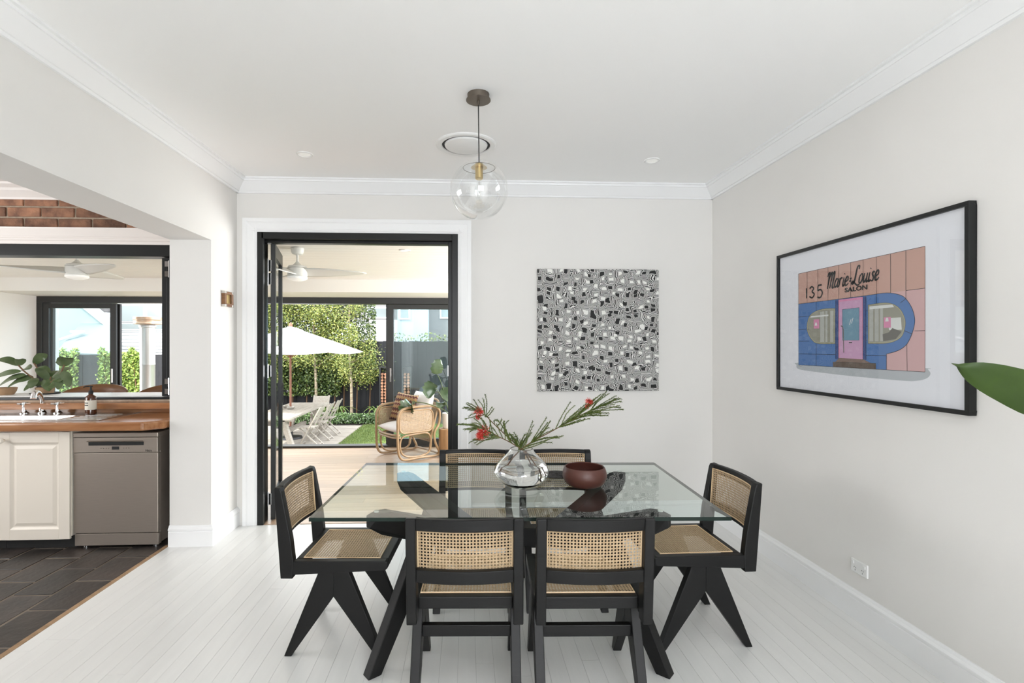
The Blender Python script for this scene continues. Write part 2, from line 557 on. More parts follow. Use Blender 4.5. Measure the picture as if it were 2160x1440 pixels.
    def build(s, name, mats, parent=None, smooth=False, bevel=0.0, seg=2, fix=True, loc=None, rot=None, angle=35):
        o = bpy.data.objects.new(name, s.mesh(name, mats, smooth, fix, angle))
        COL.objects.link(o)
        if parent is not None:
            o.parent = parent
        if loc:
            o.location = loc
        if rot:
            o.rotation_euler = rot
        if bevel:
            b = o.modifiers.new('edges', 'BEVEL')
            b.width = bevel
            b.segments = seg
            b.limit_method = 'ANGLE'
            b.angle_limit = rad(40)
            b.harden_normals = False
        return o


def inst(name, me, parent=None, loc=(0, 0, 0), rot=(0, 0, 0), scale=(1, 1, 1)):
    o = bpy.data.objects.new(name, me)
    COL.objects.link(o)
    o.parent = parent
    o.location, o.rotation_euler, o.scale = loc, rot, scale
    return o


def tag(o, label, cat, group=None, kind=None):
    o['label'] = label
    o['category'] = cat
    if group:
        o['group'] = group
    if kind:
        o['kind'] = kind
    return o


def thing(name, label, cat, loc=(0, 0, 0), rz=0.0, group=None, kind=None):
    o = bpy.data.objects.new(name, None)
    COL.objects.link(o)
    o.empty_display_size = 0.1
    o.location = loc
    o.rotation_euler = (0, 0, rz)
    return tag(o, label, cat, group, kind)


def struct(name, mb, m, label, cat, **kw):
    o = mb.build(name, m, **kw)
    return tag(o, label, cat, kind='structure')


def copy_tree(o, parent=None):
    c = o.copy()
    COL.objects.link(c)
    c.parent = parent
    for ch in list(o.children):
        copy_tree(ch, c)
    return c


def catmull(pts, k=6, closed=False):
    P = [Vector(p) for p in pts]
    n = len(P)
    out = []
    rng = n if closed else n - 1
    for i in range(rng):
        if closed:
            p0, p1, p2, p3 = P[i - 1], P[i], P[(i + 1) % n], P[(i + 2) % n]
        else:
            p0, p1, p2, p3 = P[max(i - 1, 0)], P[i], P[i + 1], P[min(i + 2, n - 1)]
        for j in range(k):
            t = j / k
            out.append(0.5 * ((2 * p1) + (p2 - p0) * t + (2 * p0 - 5 * p1 + 4 * p2 - p3) * t * t + (3 * p1 - p0 - 3 * p2 + p3) * t ** 3))
    if not closed:
        out.append(P[-1])
    return out


def text_mesh(name, body, size, m, extrude=0.0005, align='CENTER', shear=0.0, bold=0.0):
    cu = bpy.data.curves.new(name, 'FONT')
    cu.body = body
    cu.size = size
    cu.extrude = extrude
    cu.align_x = align
    cu.align_y = 'CENTER'
    cu.shear = shear
    cu.offset = bold
    cu.resolution_u = 3
    t = bpy.data.objects.new(name, cu)
    COL.objects.link(t)
    bpy.context.view_layer.update()
    dg = bpy.context.evaluated_depsgraph_get()
    me = bpy.data.meshes.new_from_object(t.evaluated_get(dg))
    bpy.data.objects.remove(t)
    me.materials.clear()
    me.materials.append(m)
    return me


# ------------------------------------------------------------------ the room shell
YW, YS = 4.35, 4.47            # dining side and sunroom side of the back wall
XL, XR = -1.90, 2.12           # left and right wall faces of the dining room
ZC = 2.85
DX0, DX1, DZ = -1.733, -0.076, 2.425   # doorway opening (outside of its black frame)
YF = 7.65                      # glazed front of the sunroom
GZ = -0.80                     # garden level

# white painted floor of narrow boards
floor = struct('floor', MB().box(-2.205, XR, -3.2, 4.362, -0.06, -0.0025), M['floor_gap'], 'white painted timber floorboards of the dining room', 'floor')
pw = 0.0832
nrow = int((XR + 2.205) / pw) + 1
pm = {}
for i in range(nrow):
    x0 = -2.205 + i * pw
    x1 = min(x0 + pw, XR)
    y = -3.2
    while y < 4.36:
        ln = RND.choice((2.1, 2.6, 3.1, 3.6))
        if y == -3.2:
            ln = RND.choice((1.2, 1.9, 2.5, 3.2))
        y1 = min(y + ln, 4.361)
        if 4.361 - y1 < 0.5:
            y1 = 4.361
        g = 0.0005
        MB().box(-(x1 - x0) / 2 + g, (x1 - x0) / 2 - g, -(y1 - y) / 2 + g, (y1 - y) / 2 - g, -0.006, 0).build(
            'plank', M['floor'], floor, loc=((x0 + x1) / 2, (y + y1) / 2, RND.uniform(-0.0004, 0)))
        y = y1

# walls
mb = MB()
mb.box(XL - 0.02, DX0, YW, YS, -0.01, 3.0).box(DX0, DX1, YW, YS, DZ, 3.0).box(DX1, XR, YW, YS, -0.01, 3.0)
struct('wall_back', mb, M['wall'], 'off-white back wall around the doorway and behind the square canvas', 'wall')
struct('wall_right', MB().box(XR, XR + 0.15, -3.4, 8.0, -0.9, 3.0), M['wall'], 'off-white side wall carrying the large framed print', 'wall')
mb = MB()
mb.prism([(-3.2, -0.01), (0.2, -0.01), (0.2, 2.27), (3.92, 2.27), (3.92, -0.01), (YS, -0.01), (YS, 3.0), (-3.2, 3.0)], 'x', -2.2, XL)
struct('wall_left', mb, M['wall'], 'off-white wall with the wide kitchen opening, beam and end pillar', 'wall')
struct('ceiling', MB().box(XL, XR, -3.2, YW, ZC, ZC + 0.05), M['ceiling'], 'smooth white ceiling of the dining room', 'ceiling')
struct('roof', MB().box(-7.0, 3.2, -3.8, 7.95, 3.0, 3.12), M['metalroof'], 'unseen flat roof slab added over the house to block the sun', 'roof')  # added out of view to keep sun and sky off the rooms
# wall behind the camera with a big window added to let daylight in
mb = MB()
mb.box(-5.6, -0.55, -3.4, -3.2, -0.01, 3.0).box(1.85, XR, -3.4, -3.2, -0.01, 3.0).box(-0.55, 1.85, -3.4, -3.2, -0.01, 0.4).box(-0.55, 1.85, -3.4, -3.2, 2.5, 3.0)
struct('wall_front', mb, M['wall'], 'white wall behind the camera with an added window for daylight', 'wall')
w3 = thing('window_3', 'white framed window behind the camera, added to let daylight in', 'window', (0.65, -3.3, 0.4), kind='structure')
for a, b, c_, d in ((-1.2, -1.12, 0, 2.1), (1.12, 1.2, 0, 2.1), (-0.03, 0.03, 0, 2.1), (-1.2, 1.2, 0, 0.07), (-1.2, 1.2, 2.03, 2.1)):
    MB().box(a, b, -0.04, 0.04, c_, d).build('window_frame', M['trim'], w3)

# cornices
def cornice_profile(d, z):
    return [(0, 2.745), (0.016, 2.745), (0.022, 2.758), (0.03, 2.758), (0.045, 2.775), (0.075, 2.803), (0.092, 2.822), (0.10, 2.822), (0.104, 2.836), (0.118, 2.838), (0.118, 2.85), (0, 2.85)]
cp = cornice_profile(0, 0)
struct('trim_1', MB().prism([(YW - d, z) for d, z in cp], 'x', XL, XR), M['trim'], 'white moulded cornice along the back wall', 'cornice', smooth=True, angle=25)
struct('trim_2', MB().prism([(XR - d, z) for d, z in cp], 'y', -3.2, YW), M['trim'], 'white moulded cornice above the framed print', 'cornice', smooth=True, angle=25)
struct('trim_3', MB().prism([(XL + d, z) for d, z in cp], 'y', -3.2, YW), M['trim'], 'white moulded cornice above the kitchen opening', 'cornice', smooth=True, angle=25)

# skirting boards
bp_ = [(0, 0), (0.022, 0), (0.022, 0.108), (0.018, 0.112), (0.018, 0.116), (0.024, 0.120), (0.024, 0.132), (0.014, 0.142), (0.008, 0.154), (0, 0.154)]
struct('baseboard_right', MB().prism([(XR - d, z) for d, z in bp_], 'y', -3.2, YW), M['trim'], 'tall white moulded skirting along the side wall', 'skirting')
struct('baseboard_back', MB().prism([(YW - d, z) for d, z in bp_], 'x', 0.03, XR), M['trim'], 'tall white moulded skirting under the square canvas', 'skirting')
V, F = [], []
for d, z in bp_:
    V += [(-2.2, 3.92 - d, z), (XL + d, 3.92 - d, z), (XL + d, YW, z)]
nb_ = len(bp_)
for i in range(nb_):
    j = (i + 1) % nb_
    F += [(3 * i, 3 * i + 1, 3 * j + 1, 3 * j), (3 * i + 1, 3 * i + 2, 3 * j + 2, 3 * j + 1)]
F += [tuple(3 * i for i in range(nb_)), tuple(3 * i + 2 for i in reversed(range(nb_)))]
mb = MB().add(V, F)
struct('baseboard_left', mb, M['trim'], 'white moulded skirting wrapped around the kitchen pillar', 'skirting')

# architrave around the doorway (a moulded white surround)
def architrave(w, x_in, side, z0, z1):
    # profile across the width measured from the opening outwards
    pr = [(0, 0.012), (0.012, 0.018), (0.02, 0.012), (0.03, 0.016), (0.075, 0.020), (0.085, 0.028), (w, 0.028), (w, 0), (0, 0)]
    return MB().prism([(x_in + side * d, YW - t) for d, t in pr], 'z', z0, z1)
aw = 0.112
arch = architrave(aw, DX0, -1, 0, DZ + aw).build('side_lining', M['trim'])
arch.name = 'trim_4'
tag(arch, 'white moulded architrave around the black framed doorway', 'architrave', kind='structure')
architrave(aw, DX1, 1, 0, DZ + aw).build('side_lining', M['trim'], arch)
pr = [(0, 0.012), (0.012, 0.018), (0.02, 0.012), (0.03, 0.016), (0.075, 0.020), (0.085, 0.0281), (aw, 0.0281), (aw, 0), (0, 0)]
MB().prism([(YW - t, DZ + d) for d, t in pr], 'x', DX0 - aw + 0.001, DX1 + aw - 0.001).build('head_lining', M['trim'], arch)

# black door frame with its folded leaf
door = thing('door_1', 'black timber door frame with one glazed leaf folded back into the sunroom', 'door', (DX0, YW, 0), kind='structure')
DWI = DX1 - DX0
def bxp(name, parent, x0, x1, y0, y1, z0, z1, m='black', bev=0.003):
    return MB().box(x0, x1, y0, y1, z0, z1).build(name, M[m], parent, bevel=bev)
bxp('jamb', door, 0, 0.050, -0.012, 0.022, 0, DZ)
bxp('jamb_lining', door, 0, 0.034, 0.022, 0.135, 0, DZ - 0.055)
bxp('jamb', door, DWI - 0.050, DWI, -0.012, 0.135, 0, DZ)
bxp('head', door, 0.034, DWI - 0.05, -0.012, 0.135, DZ - 0.055, DZ)
bxp('door_stop', door, DWI - 0.085, DWI - 0.050, 0.045, 0.125, 0, DZ - 0.055)
bxp('door_stop', door, 0.034, DWI - 0.085, 0.045, 0.125, DZ - 0.078, DZ - 0.055)
MB().box(0.05, DWI - 0.05, 0.0, 0.12, -0.004, 0.004).build('threshold', M['timber'], door)

def hinge(parent, x, y, z, h=0.10, s=1, rz=0):
    hb = thing_part('hinge', parent, (x, y, z), rz)
    MB().tube([(0, 0, -h / 2), (0, 0, h / 2)], 0.006, 8).build('hinge_pin', M['chrome'], hb, smooth=True)
    MB().box(0.002 * s, 0.030 * s, -0.003, 0.001, -h / 2 + 0.01, h / 2 - 0.01).build('hinge_plate', M['chrome'], hb)
    MB().box(-0.004 * s, -0.001 * s, -0.002, 0.024, -h / 2 + 0.01, h / 2 - 0.01).build('hinge_plate', M['chrome'], hb)
    return hb

def thing_part(name, parent, loc, rz=0):
    o = bpy.data.objects.new(name, None)
    COL.objects.link(o)
    o.empty_display_size = 0.05
    o.parent = parent
    o.location = loc
    o.rotation_euler = (0, 0, rz)
    return o

def leaf_panel(parent, p0, p1, handle=False):
    """a glazed door leaf standing from plan point p0 to p1"""
    d = Vector((p1[0] - p0[0], p1[1] - p0[1], 0))
    w = d.length
    rz = math.atan2(d.y, d.x)
    lf = thing_part('door_leaf', parent, (p0[0], p0[1], 0.012), rz)
    H, t, sw = DZ - 0.085, 0.038, 0.070
    mb = MB().box(0, sw, -t / 2, t / 2, 0, H).box(w - sw, w, -t / 2, t / 2, 0, H).box(sw, w - sw, -t / 2, t / 2, 0, 0.19).box(sw, w - sw, -t / 2, t / 2, H - 0.11, H)
    mb.build('leaf_frame', M['black'], lf, bevel=0.002)
    MB().box(sw - 0.01, w - sw + 0.01, -0.003, 0.003, 0.18, H - 0.10).build('pane', M['glass'], lf)
    if handle:
        hm = MB().box(w - 0.06, w - 0.035, -0.03, -0.022, 0.93, 1.12).tube([(w - 0.047, -0.022, 1.04), (w - 0.047, -0.065, 1.04), (w - 0.06, -0.07, 1.04), (w - 0.16, -0.07, 1.04)], 0.008, 8)
        hm.build('lever_handle', M['black'], lf, smooth=True)
    return lf
leaf_panel(door, (0.092, 0.092), (-0.062, 0.70), handle=True)
for z in (2.16, 2.05, 1.27, 0.19):
    hinge(door, 0.054, 0.083, z, 0.115)
    MB().box(DWI - 0.087, DWI - 0.0845, 0.06, 0.09, z - 0.045, z + 0.045).build('hinge_plate', M['chrome'], door)

# ------------------------------------------------------------------ kitchen
KY = 4.42
KYS = 4.54
kfloor = struct('floor_kitchen', MB().box(-5.5, -2.225, -3.2, KYS, -0.06, -0.004), M['grout'], 'dark slate tile floor of the kitchen in running bond', 'floor')
tw, tl = 0.235, 0.365
for i in range(13):
    x1 = -2.235 - i * tw
    off = (i % 2) * tl * 0.5 + 0.02
    for k in range(10):
        y0 = 1.2 + k * tl - off
        if y0 > 4.38:
            continue
        y1 = min(y0 + tl, 4.41)
        j = [RND.uniform(-0.004, 0.004) for _ in range(8)]
        g = 0.0075
        xa, xb = x1 - tw + g, x1 - g
        xc, yc = (xa + xb) / 2, (y0 + y1) / 2
        poly = [(xa - xc + j[0], y0 + g - yc + j[1]), (xb - xc + j[2], y0 + g - yc + j[3]), (xb - xc + j[4], y1 - g - yc + j[5]), (xa - xc + j[6], y1 - g - yc + j[7])]
        MB().prism(poly, 'z', -0.02, 0).build('tile', M['slate'], kfloor, bevel=0.002, seg=1, loc=(xc, yc, RND.uniform(-0.0015, 0.001)))
struct('trim_5', MB().prism([(-2.234, -0.01), (-2.234, 0.004), (-2.228, 0.008), (-2.210, 0.003), (-2.204, -0.01)], 'y', -3.2, 3.92), M['terracotta'],
       'thin brown timber edge strip between slate tiles and white boards', 'edge strip')

WX0, WX1, WZ0, WZ1 = -5.2, -2.425, 1.045, 2.325   # servery window opening
mb = MB()
mb.box(-5.5, WX0, KY, KYS, 0, 3.0).box(WX1, -2.2, KY, KYS, 0, 3.0).box(WX0, WX1, KY, KYS, 0, WZ0).box(WX0, WX1, KY, KYS, WZ1, 3.0)
kwall = struct('wall_kitchen', mb, M['mortar'], 'brick kitchen wall above the black servery window', 'wall')
bl, bh, bj = 0.256, 0.0735, 0.0155
bmesh_cache = []
for q in range(5):
    jt = [RND.uniform(-0.004, 0.004) for _ in range(4)]
    bmesh_cache.append(MB().prism([(-bl / 2 + jt[0], 0), (bl / 2 + jt[1], 0), (bl / 2 + jt[2], bh), (-bl / 2 + jt[3], bh)], 'y', -0.012, 0.01).mesh('brick', M['brick']))
for r_ in range(4):
    z = 2.462 + r_ * (bh + bj) - 0.004
    for k in range(12):
        x = -2.42 - k * (bl + bj) + (0.135 if r_ % 2 else 0.0)
        if x > -2.33:
            continue
        b_ = inst('brick', bmesh_cache[(k * 3 + r_) % 5], kwall, (x, KY, z), (0, RND.uniform(-0.006, 0.006), 0))
        bv = b_.modifiers.new('edges', 'BEVEL'); bv.width = 0.004; bv.segments = 1
struct('ceiling_kitchen', MB().box(-5.5, -2.2, -3.2, KY, 2.80, 2.86), M['kitchen_trim'], 'cream painted kitchen ceiling', 'ceiling')
struct('trim_6', MB().prism([(KY, 2.685), (KY - 0.02, 2.685), (KY - 0.025, 2.70), (KY - 0.07, 2.745), (KY - 0.075, 2.765), (KY - 0.115, 2.785), (KY - 0.12, 2.80), (KY, 2.80)], 'x', -5.5, -2.2),
       M['kitchen_trim'], 'cream moulded cornice above the bricks', 'cornice')
struct('trim_7', MB().prism([(KY, 2.322), (KY - 0.02, 2.322), (KY - 0.02, 2.345), (KY - 0.030, 2.352), (KY - 0.030, 2.368), (KY - 0.026, 2.372), (KY - 0.026, 2.376), (KY - 0.034, 2.385), (KY - 0.034, 2.445), (KY - 0.04, 2.456), (KY, 2.456)], 'x', -5.5, -2.2),
       M['kitchen_trim'], 'cream moulded board between bricks and black window head', 'moulding')
struct('wall_kitchen_left', MB().box(-5.6, -5.5, -3.2, KYS, -0.01, 3.0), M['kitchen_trim'], 'cream side wall of the kitchen', 'wall')

win = thing('window_1', 'black framed servery window folded open above the kitchen sink', 'window', (WX1, KY, WZ0), kind='structure')
WH = WZ1 - WZ0
bxp('window_head', win, WX0 - WX1, 0, -0.005, 0.125, WH - 0.098, WH)
bxp('window_jamb', win, -0.055, 0, -0.005, 0.125, 0.0, WH - 0.098)
bxp('window_sill', win, WX0 - WX1, 0, -0.008, 0.06, -0.008, 0.012)
for dy, w_, x_ in ((0.02, 0.42, -0.094), (0.03, 0.42, -0.136)):
    sa = thing_part('folded_sash', win, (x_, dy, 0.016), 0)
    MB().box(0, 0.036, 0, 0.055, 0, WH - 0.12).box(0, 0.036, w_, w_ + 0.055, 0, WH - 0.12).box(0, 0.036, 0.055, w_, 0, 0.06).box(0, 0.036, 0.055, w_, WH - 0.19, WH - 0.12).build('sash_frame', M['black'], sa, bevel=0.002)
    MB().box(0.015, 0.021, 0.05, w_ + 0.01, 0.05, WH - 0.18).build('pane', M['glass'], sa)
for z in (WH - 0.20, 0.10):
    hg = thing_part('hinge', win, (-0.062, 0.012, z))
    MB().tube([(0, -0.012, -0.07), (0, -0.012, 0.07)], 0.006, 8).build('hinge_pin', M['chrome'], hg, smooth=True)
    for dx, dz in ((-0.034, 0.042), (-0.034, -0.042), (0.006, 0.0)):
        MB().box(dx, dx + 0.030, -0.012, -0.004, dz - 0.022, dz + 0.022).build('hinge_plate', M['chrome'], hg)

# servery ledge on the sunroom side
tag(MB().box(-5.2, -2.40, 4.475, 4.82, 1.035, 1.062).build('servery_ledge', M['white'], bevel=0.006),
    'white servery ledge outside the kitchen window', 'ledge', kind='structure')
# timber upstand and sill board
struct('trim_8', MB().prism([(4.30, 0.972), (4.30, 1.014), (4.306, 1.02), (KY, 1.022), (KY + 0.02, 1.022), (KY + 0.02, 0.972)], 'x', -5.5, -2.206), M['worktop'], 'reddish timber sill board behind the sink', 'sill')
struct('trim_9', MB().box(-5.5, -2.206, 4.385, KY, 0.936, 0.972), M['worktop'], 'narrow timber upstand at the back of the worktop', 'upstand')

WT = 0.935
mb = MB()
# worktop with a hole for the sink: pieces around it, one continuous slab with a clipped corner
hx0, hx1, hy0, hy1 = -4.30, -3.00, 3.93, 4.19
mb.prism([(-5.5, 3.80), (-2.33, 3.80), (-2.215, 3.905), (-2.215, 4.42), (hx1, 4.42), (hx1, hy0), (hx0, hy0), (hx0, 4.42), (-5.5, 4.42)], 'z', 0.872, WT)
mb.box(hx0, hx1, hy1, 4.42, 0.872, WT)
wt = mb.build('worktop', M['worktop'], bevel=0.014, seg=3)
tag(wt, 'reddish timber kitchen worktop with rounded front edge and clipped corner', 'worktop')

sink = thing('kitchen_sink', 'stainless steel inset sink with two bowls and draining board', 'sink', (-3.40, 4.14, WT))
# rim plate pieces around two bowls
bowls = [(-0.86, -0.40, -0.20, 0.03), (-0.34, 0.37, -0.20, 0.03)]
def rr(x0, x1, y0, y1, r, k=5):
    out = []
    for cx_, cy_, a0 in ((x1 - r, y1 - r, 0), (x0 + r, y1 - r, 90), (x0 + r, y0 + r, 180), (x1 - r, y0 + r, 270)):
        for i in range(k + 1):
            t = rad(a0 + 90 * i / k)
            out.append((cx_ + r * math.cos(t), cy_ + r * math.sin(t)))
    return out
mb = MB()
mb.box(-0.90, 0.71, -0.245, -0.20, 0.001, 0.005).box(-0.90, 0.71, 0.03, 0.255, 0.001, 0.005)
mb.box(-0.90, -0.86, -0.20, 0.03, 0.001, 0.005).box(-0.40, -0.34, -0.20, 0.03, 0.001, 0.005).box(0.37, 0.71, -0.20, 0.03, 0.001, 0.005)
mb.build('rim_plate', M['sinksteel'], sink)
for (x0, x1, y0, y1) in bowls:
    top, bot = rr(x0, x1, y0, y1, 0.05), rr(x0 + 0.02, x1 - 0.02, y0 + 0.02, y1 - 0.02, 0.05)
    n = len(top)
    bw_ = MB().add([(p[0], p[1], 0.004) for p in top] + [(p[0], p[1], -0.15) for p in bot],
                   [(i, (i + 1) % n, n + (i + 1) % n, n + i) for i in range(n)] + [tuple(range(n, 2 * n))])
    o = bw_.build('bowl', M['sinksteel'], sink, smooth=True)
for k in range(5):
    y = -0.15 + k * 0.06
    MB().box(0.42, 0.66, y, y + 0.012, 0.005, 0.007).build('drain_rib', M['sinksteel'], sink)

def tap_handle(x, lab):
    t = thing('cross_head_tap', lab, 'tap', (x, 4.31, WT + 0.005), group='chrome tap set')
    MB().lathe([(0.032, 0), (0.032, 0.006), (0.016, 0.018), (0.013, 0.045), (0.017, 0.05), (0.013, 0.056), (0.012, 0.07)], 16).build('base', M['chrome'], t, smooth=True)
    mb = MB()
    for a in (0.25, 0.25 + PI / 2):
        c_, s_ = math.cos(a), math.sin(a)
        mb.tube([(-0.045 * c_, -0.045 * s_, 0.078), (-0.036 * c_, -0.036 * s_, 0.078), (0.036 * c_, 0.036 * s_, 0.078), (0.045 * c_, 0.045 * s_, 0.078)], [0.008, 0.006, 0.006, 0.008], 8)
    mb.lathe([(0.014, 0.066), (0.014, 0.088), (0.006, 0.092)], 12)
    mb.build('cross_handle', M['chrome'], t, smooth=True)
tap_handle(-3.555, 'chrome cross-head tap, the one nearer the rubber plant')
tap_handle(-3.295, 'chrome cross-head tap, the one nearer the amber bottle')
sp = thing('swan_neck_tap', 'curved chrome swan-neck spout between the two cross-head taps', 'tap', (-3.425, 4.32, WT + 0.005), group='chrome tap set')
MB().lathe([(0.030, 0), (0.030, 0.008), (0.020, 0.02), (0.022, 0.04), (0.016, 0.055)], 16).build('base', M['chrome'], sp, smooth=True)
pth = catmull([(0, 0, 0.05), (0, 0, 0.10), (0.008, -0.03, 0.152), (0.02, -0.075, 0.178), (0.032, -0.115, 0.165), (0.036, -0.128, 0.13)], 5)
MB().tube(pth, [0.014 + 0.007 * (i / len(pth)) for i in range(len(pth))], 12).build('spout', M['chrome'], sp, smooth=True)

bt = thing('soap_bottle', 'amber pump soap bottle with cream label on the draining board', 'bottle', (-2.985, 4.235, WT + 0.006))
MB().lathe([(0.034, 0), (0.038, 0.004), (0.038, 0.125), (0.034, 0.140), (0.020, 0.152), (0.014, 0.158), (0.014, 0.165)], 24).build('glass_body', M['amber'], bt, smooth=True)
lb = MB().lathe([(0.0385, 0.038), (0.0388, 0.038), (0.0388, 0.112), (0.0385, 0.112)], 24).build('paper_label', M['label'], bt, smooth=True)
for z0 in (0.070, 0.088):
    v, f = [], []
    for i in range(9):
        t = rad(215 + 65 * i / 8)
        v += [(0.0391 * math.cos(t), 0.0391 * math.sin(t), z0), (0.0391 * math.cos(t), 0.0391 * math.sin(t), z0 + 0.007)]
    f = [(2 * i, 2 * i + 2, 2 * i + 3, 2 * i + 1) for i in range(8)]
    MB().add(v, f).build('printed_bar', M['ink'], lb)
pm_ = MB().lathe([(0.016, 0.16), (0.016, 0.185), (0.008, 0.188), (0.006, 0.215), (0.013, 0.216), (0.013, 0.224), (0.004, 0.226)], 16)
pm_.tube([(0, 0, 0.221), (-0.03, -0.012, 0.221), (-0.045, -0.018, 0.214)], [0.007, 0.005, 0.004], 8)
pm_.build('pump', M['dark'], bt, smooth=True)

# base cabinet under the sink and its raised-panel door
def cabinet(x0, x1, label, knob):
    cb = thing('base_cabinet', label, 'cabinet', (x0, 3.87, 0), group='cream kitchen cabinets')
    w = x1 - x0
    MB().box(0, 0.018, 0.02, 0.52, 0.10, 0.868).box(w - 0.018, w, 0.02, 0.52, 0.10, 0.868).box(0.018, w - 0.018, 0.02, 0.52, 0.10, 0.118).box(0.018, w - 0.018, 0.50, 0.52, 0.118, 0.868).build('carcass', M['cabinet'], cb)
    MB().box(0, w, 0.07, 0.50, 0.0, 0.10).build('toe_kick', M['dark'], cb)
    dr = thing_part('cabinet_door', cb, (0.004, 0, 0.082))
    dw, dh = w - 0.008, 0.776
    fr = 0.075
    MB().box(0, fr, 0, 0.02, 0, dh).box(dw - fr, dw, 0, 0.02, 0, dh).box(fr, dw - fr, 0, 0.02, 0, fr).box(fr, dw - fr, 0, 0.02, dh - fr, dh).build('door_frame', M['cabinet'], dr, bevel=0.002)
    # recessed groove then raised centre panel
    a, b = fr, fr + 0.014
    c_, d_ = fr + 0.022, fr + 0.045
    rings = [(a, 0.0), (b, 0.010), (c_, 0.011), (d_, 0.003)]
    v, f = [], []
    for (q, yy) in rings:
        v += [(q, yy, q), (dw - q, yy, q), (dw - q, yy, dh - q), (q, yy, dh - q)]
    for r_ in range(3):
        for k in range(4):
            f.append((r_ * 4 + k, r_ * 4 + (k + 1) % 4, r_ * 4 + 4 + (k + 1) % 4, r_ * 4 + 4 + k))
    f.append((12, 13, 14, 15))
    v += [(a, 0.019, a), (dw - a, 0.019, a), (dw - a, 0.019, dh - a), (a, 0.019, dh - a)]
    f.append((19, 18, 17, 16))
    f += [(k, 16 + k, 16 + (k + 1) % 4, (k + 1) % 4) for k in range(4)]
    MB().add(v, f).build('raised_panel', M['cabinet'], dr)
    kx = 0.038 if knob == 'l' else dw - 0.038
    MB().lathe([(0.008, 0), (0.007, -0.012), (0.017, -0.020), (0.019, -0.028), (0.012, -0.036), (0.0, -0.037)], 16, c=(kx, dh - 0.055), axis='y').build('knob', M['cabinet'], dr, smooth=True)
cabinet(-3.372, -2.873, 'cream raised-panel base cabinet with round knob next to the dishwasher', 'l')
cabinet(-3.88, -3.376, 'cream base cabinet beyond the knobbed door at the picture edge', 'r')

# dishwasher
dwr = thing('dishwasher', 'freestanding brushed steel dishwasher at the end of the worktop', 'dishwasher', (-2.865, 3.89, 0))
DWW = 0.60
MB().box(0.004, DWW - 0.004, 0.035, 0.50, 0.03, 0.835).build('cabinet_body', M['steel'], dwr, bevel=0.003)
MB().box(0, DWW, -0.005, 0.50, 0.815, 0.848).build('top_lid', M['steel'], dwr, bevel=0.004)
MB().box(0.002, DWW - 0.002, 0.0, 0.034, 0.115, 0.700).build('door_panel', M['steel'], dwr, bevel=0.003)
MB().box(0.004, DWW - 0.004, 0.008, 0.05, 0.022, 0.108).build('plinth', M['steel'], dwr, bevel=0.002)
cpn = MB().box(0.002, DWW - 0.002, -0.004, 0.034, 0.703, 0.812).build('control_panel', M['steel'], dwr, bevel=0.003)
MB().box(0.11, 0.50, -0.0065, -0.003, 0.756, 0.785).build('handle_recess', M['alu'], cpn, bevel=0.001)
MB().prism([(-0.0065, 0.782), (-0.022, 0.788), (-0.0065, 0.792)], 'x', 0.105, 0.505).build('handle_lip', M['steel'], cpn)
MB().box(0.275, 0.325, -0.0062, -0.003, 0.726, 0.748).build('display', M['ink'], cpn)
for k in range(4):
    MB().box(0.195 + k * 0.018, 0.203 + k * 0.018, -0.0056, -0.003, 0.733, 0.738).build('button', M['chrome'], cpn)
for k in range(3):
    MB().box(0.355 + k * 0.018, 0.362 + k * 0.018, -0.0056, -0.003, 0.734, 0.739).build('button', M['chrome'], cpn)
me = text_mesh('lettering', 'Miele', 0.022, M['ink'], 0.0004)
o = inst('lettering', me, cpn, (0.535, -0.0048, 0.716), (PI / 2, 0, 0))
for x in (0.05, 0.55):
    MB().lathe([(0.018, 0), (0.018, 0.008), (0.008, 0.01), (0.008, 0.03)], 12, c=(x, 0.06)).build('foot', M['chrome'], dwr, smooth=True)

# ------------------------------------------------------------------ sunroom
sfloor = struct('floor_sunroom', MB().box(-6.1, XR, 4.363, YF + 0.06, -0.10, -0.003), M['timber_gap'], 'honey coloured timber floorboards of the sunroom', 'floor')
by, bw2 = 4.364, 0.138
while by < YF:
    x = -6.1
    b1 = min(by + bw2, YF + 0.02)
    while x < XR:
        ln = RND.uniform(1.5, 3.2) if x > -6.1 else RND.uniform(0.8, 2.4)
        x1 = min(x + ln, XR)
        if XR - x1 < 0.4:
            x1 = XR
        MB().box(-(x1 - x) / 2 + 0.0008, (x1 - x) / 2 - 0.0008, -(b1 - by) / 2 + 0.0008, (b1 - by) / 2 - 0.0008, -0.01, 0).build(
            'plank', M['timber'], sfloor, loc=((x + x1) / 2, (by + b1) / 2, RND.uniform(-0.0004, 0.0002)))
        x = x1
    by = b1
struct('wall_sunroom_left', MB().box(-6.25, -6.1, KYS, 8.0, -0.9, 3.0), M['sunwall'], 'plain white end wall of the sunroom', 'wall')
def rake(y):
    return 1.48 + 1.291 - 0.06 * y
sceil = struct('ceiling_sunroom', MB().prism([(4.47, rake(4.47) + 0.012), (6.86, rake(6.86) + 0.012), (6.86, 2.6), (4.47, 2.6)], 'x', -6.1, XR), M['cream'],
               'cream tongue-and-groove boarded ceiling of the sunroom', 'ceiling')
y = 4.47
while y < 6.85:
    y1 = min(y + 0.109, 6.86)
    za, zb = rake(y), rake(y1)
    MB().prism([(y, za + 0.014), (y + 0.0005, za + 0.005), (y + 0.007, za), (y1 - 0.007, zb), (y1 - 0.0005, zb + 0.005), (y1, zb + 0.014)], 'x', -6.1, XR).build('board', M['cream'], sceil)
    y = y1
struct('trim_10', MB().box(-6.1, XR, 6.85, 7.95, 2.19, 3.0), M['cream'], 'cream bulkhead above the sliding doors', 'bulkhead')
struct('trim_11', MB().box(-6.1, XR, 7.56, YF + 0.12, -0.16, -0.011), M['alu'], 'dark edge beam under the sliding door track', 'track')

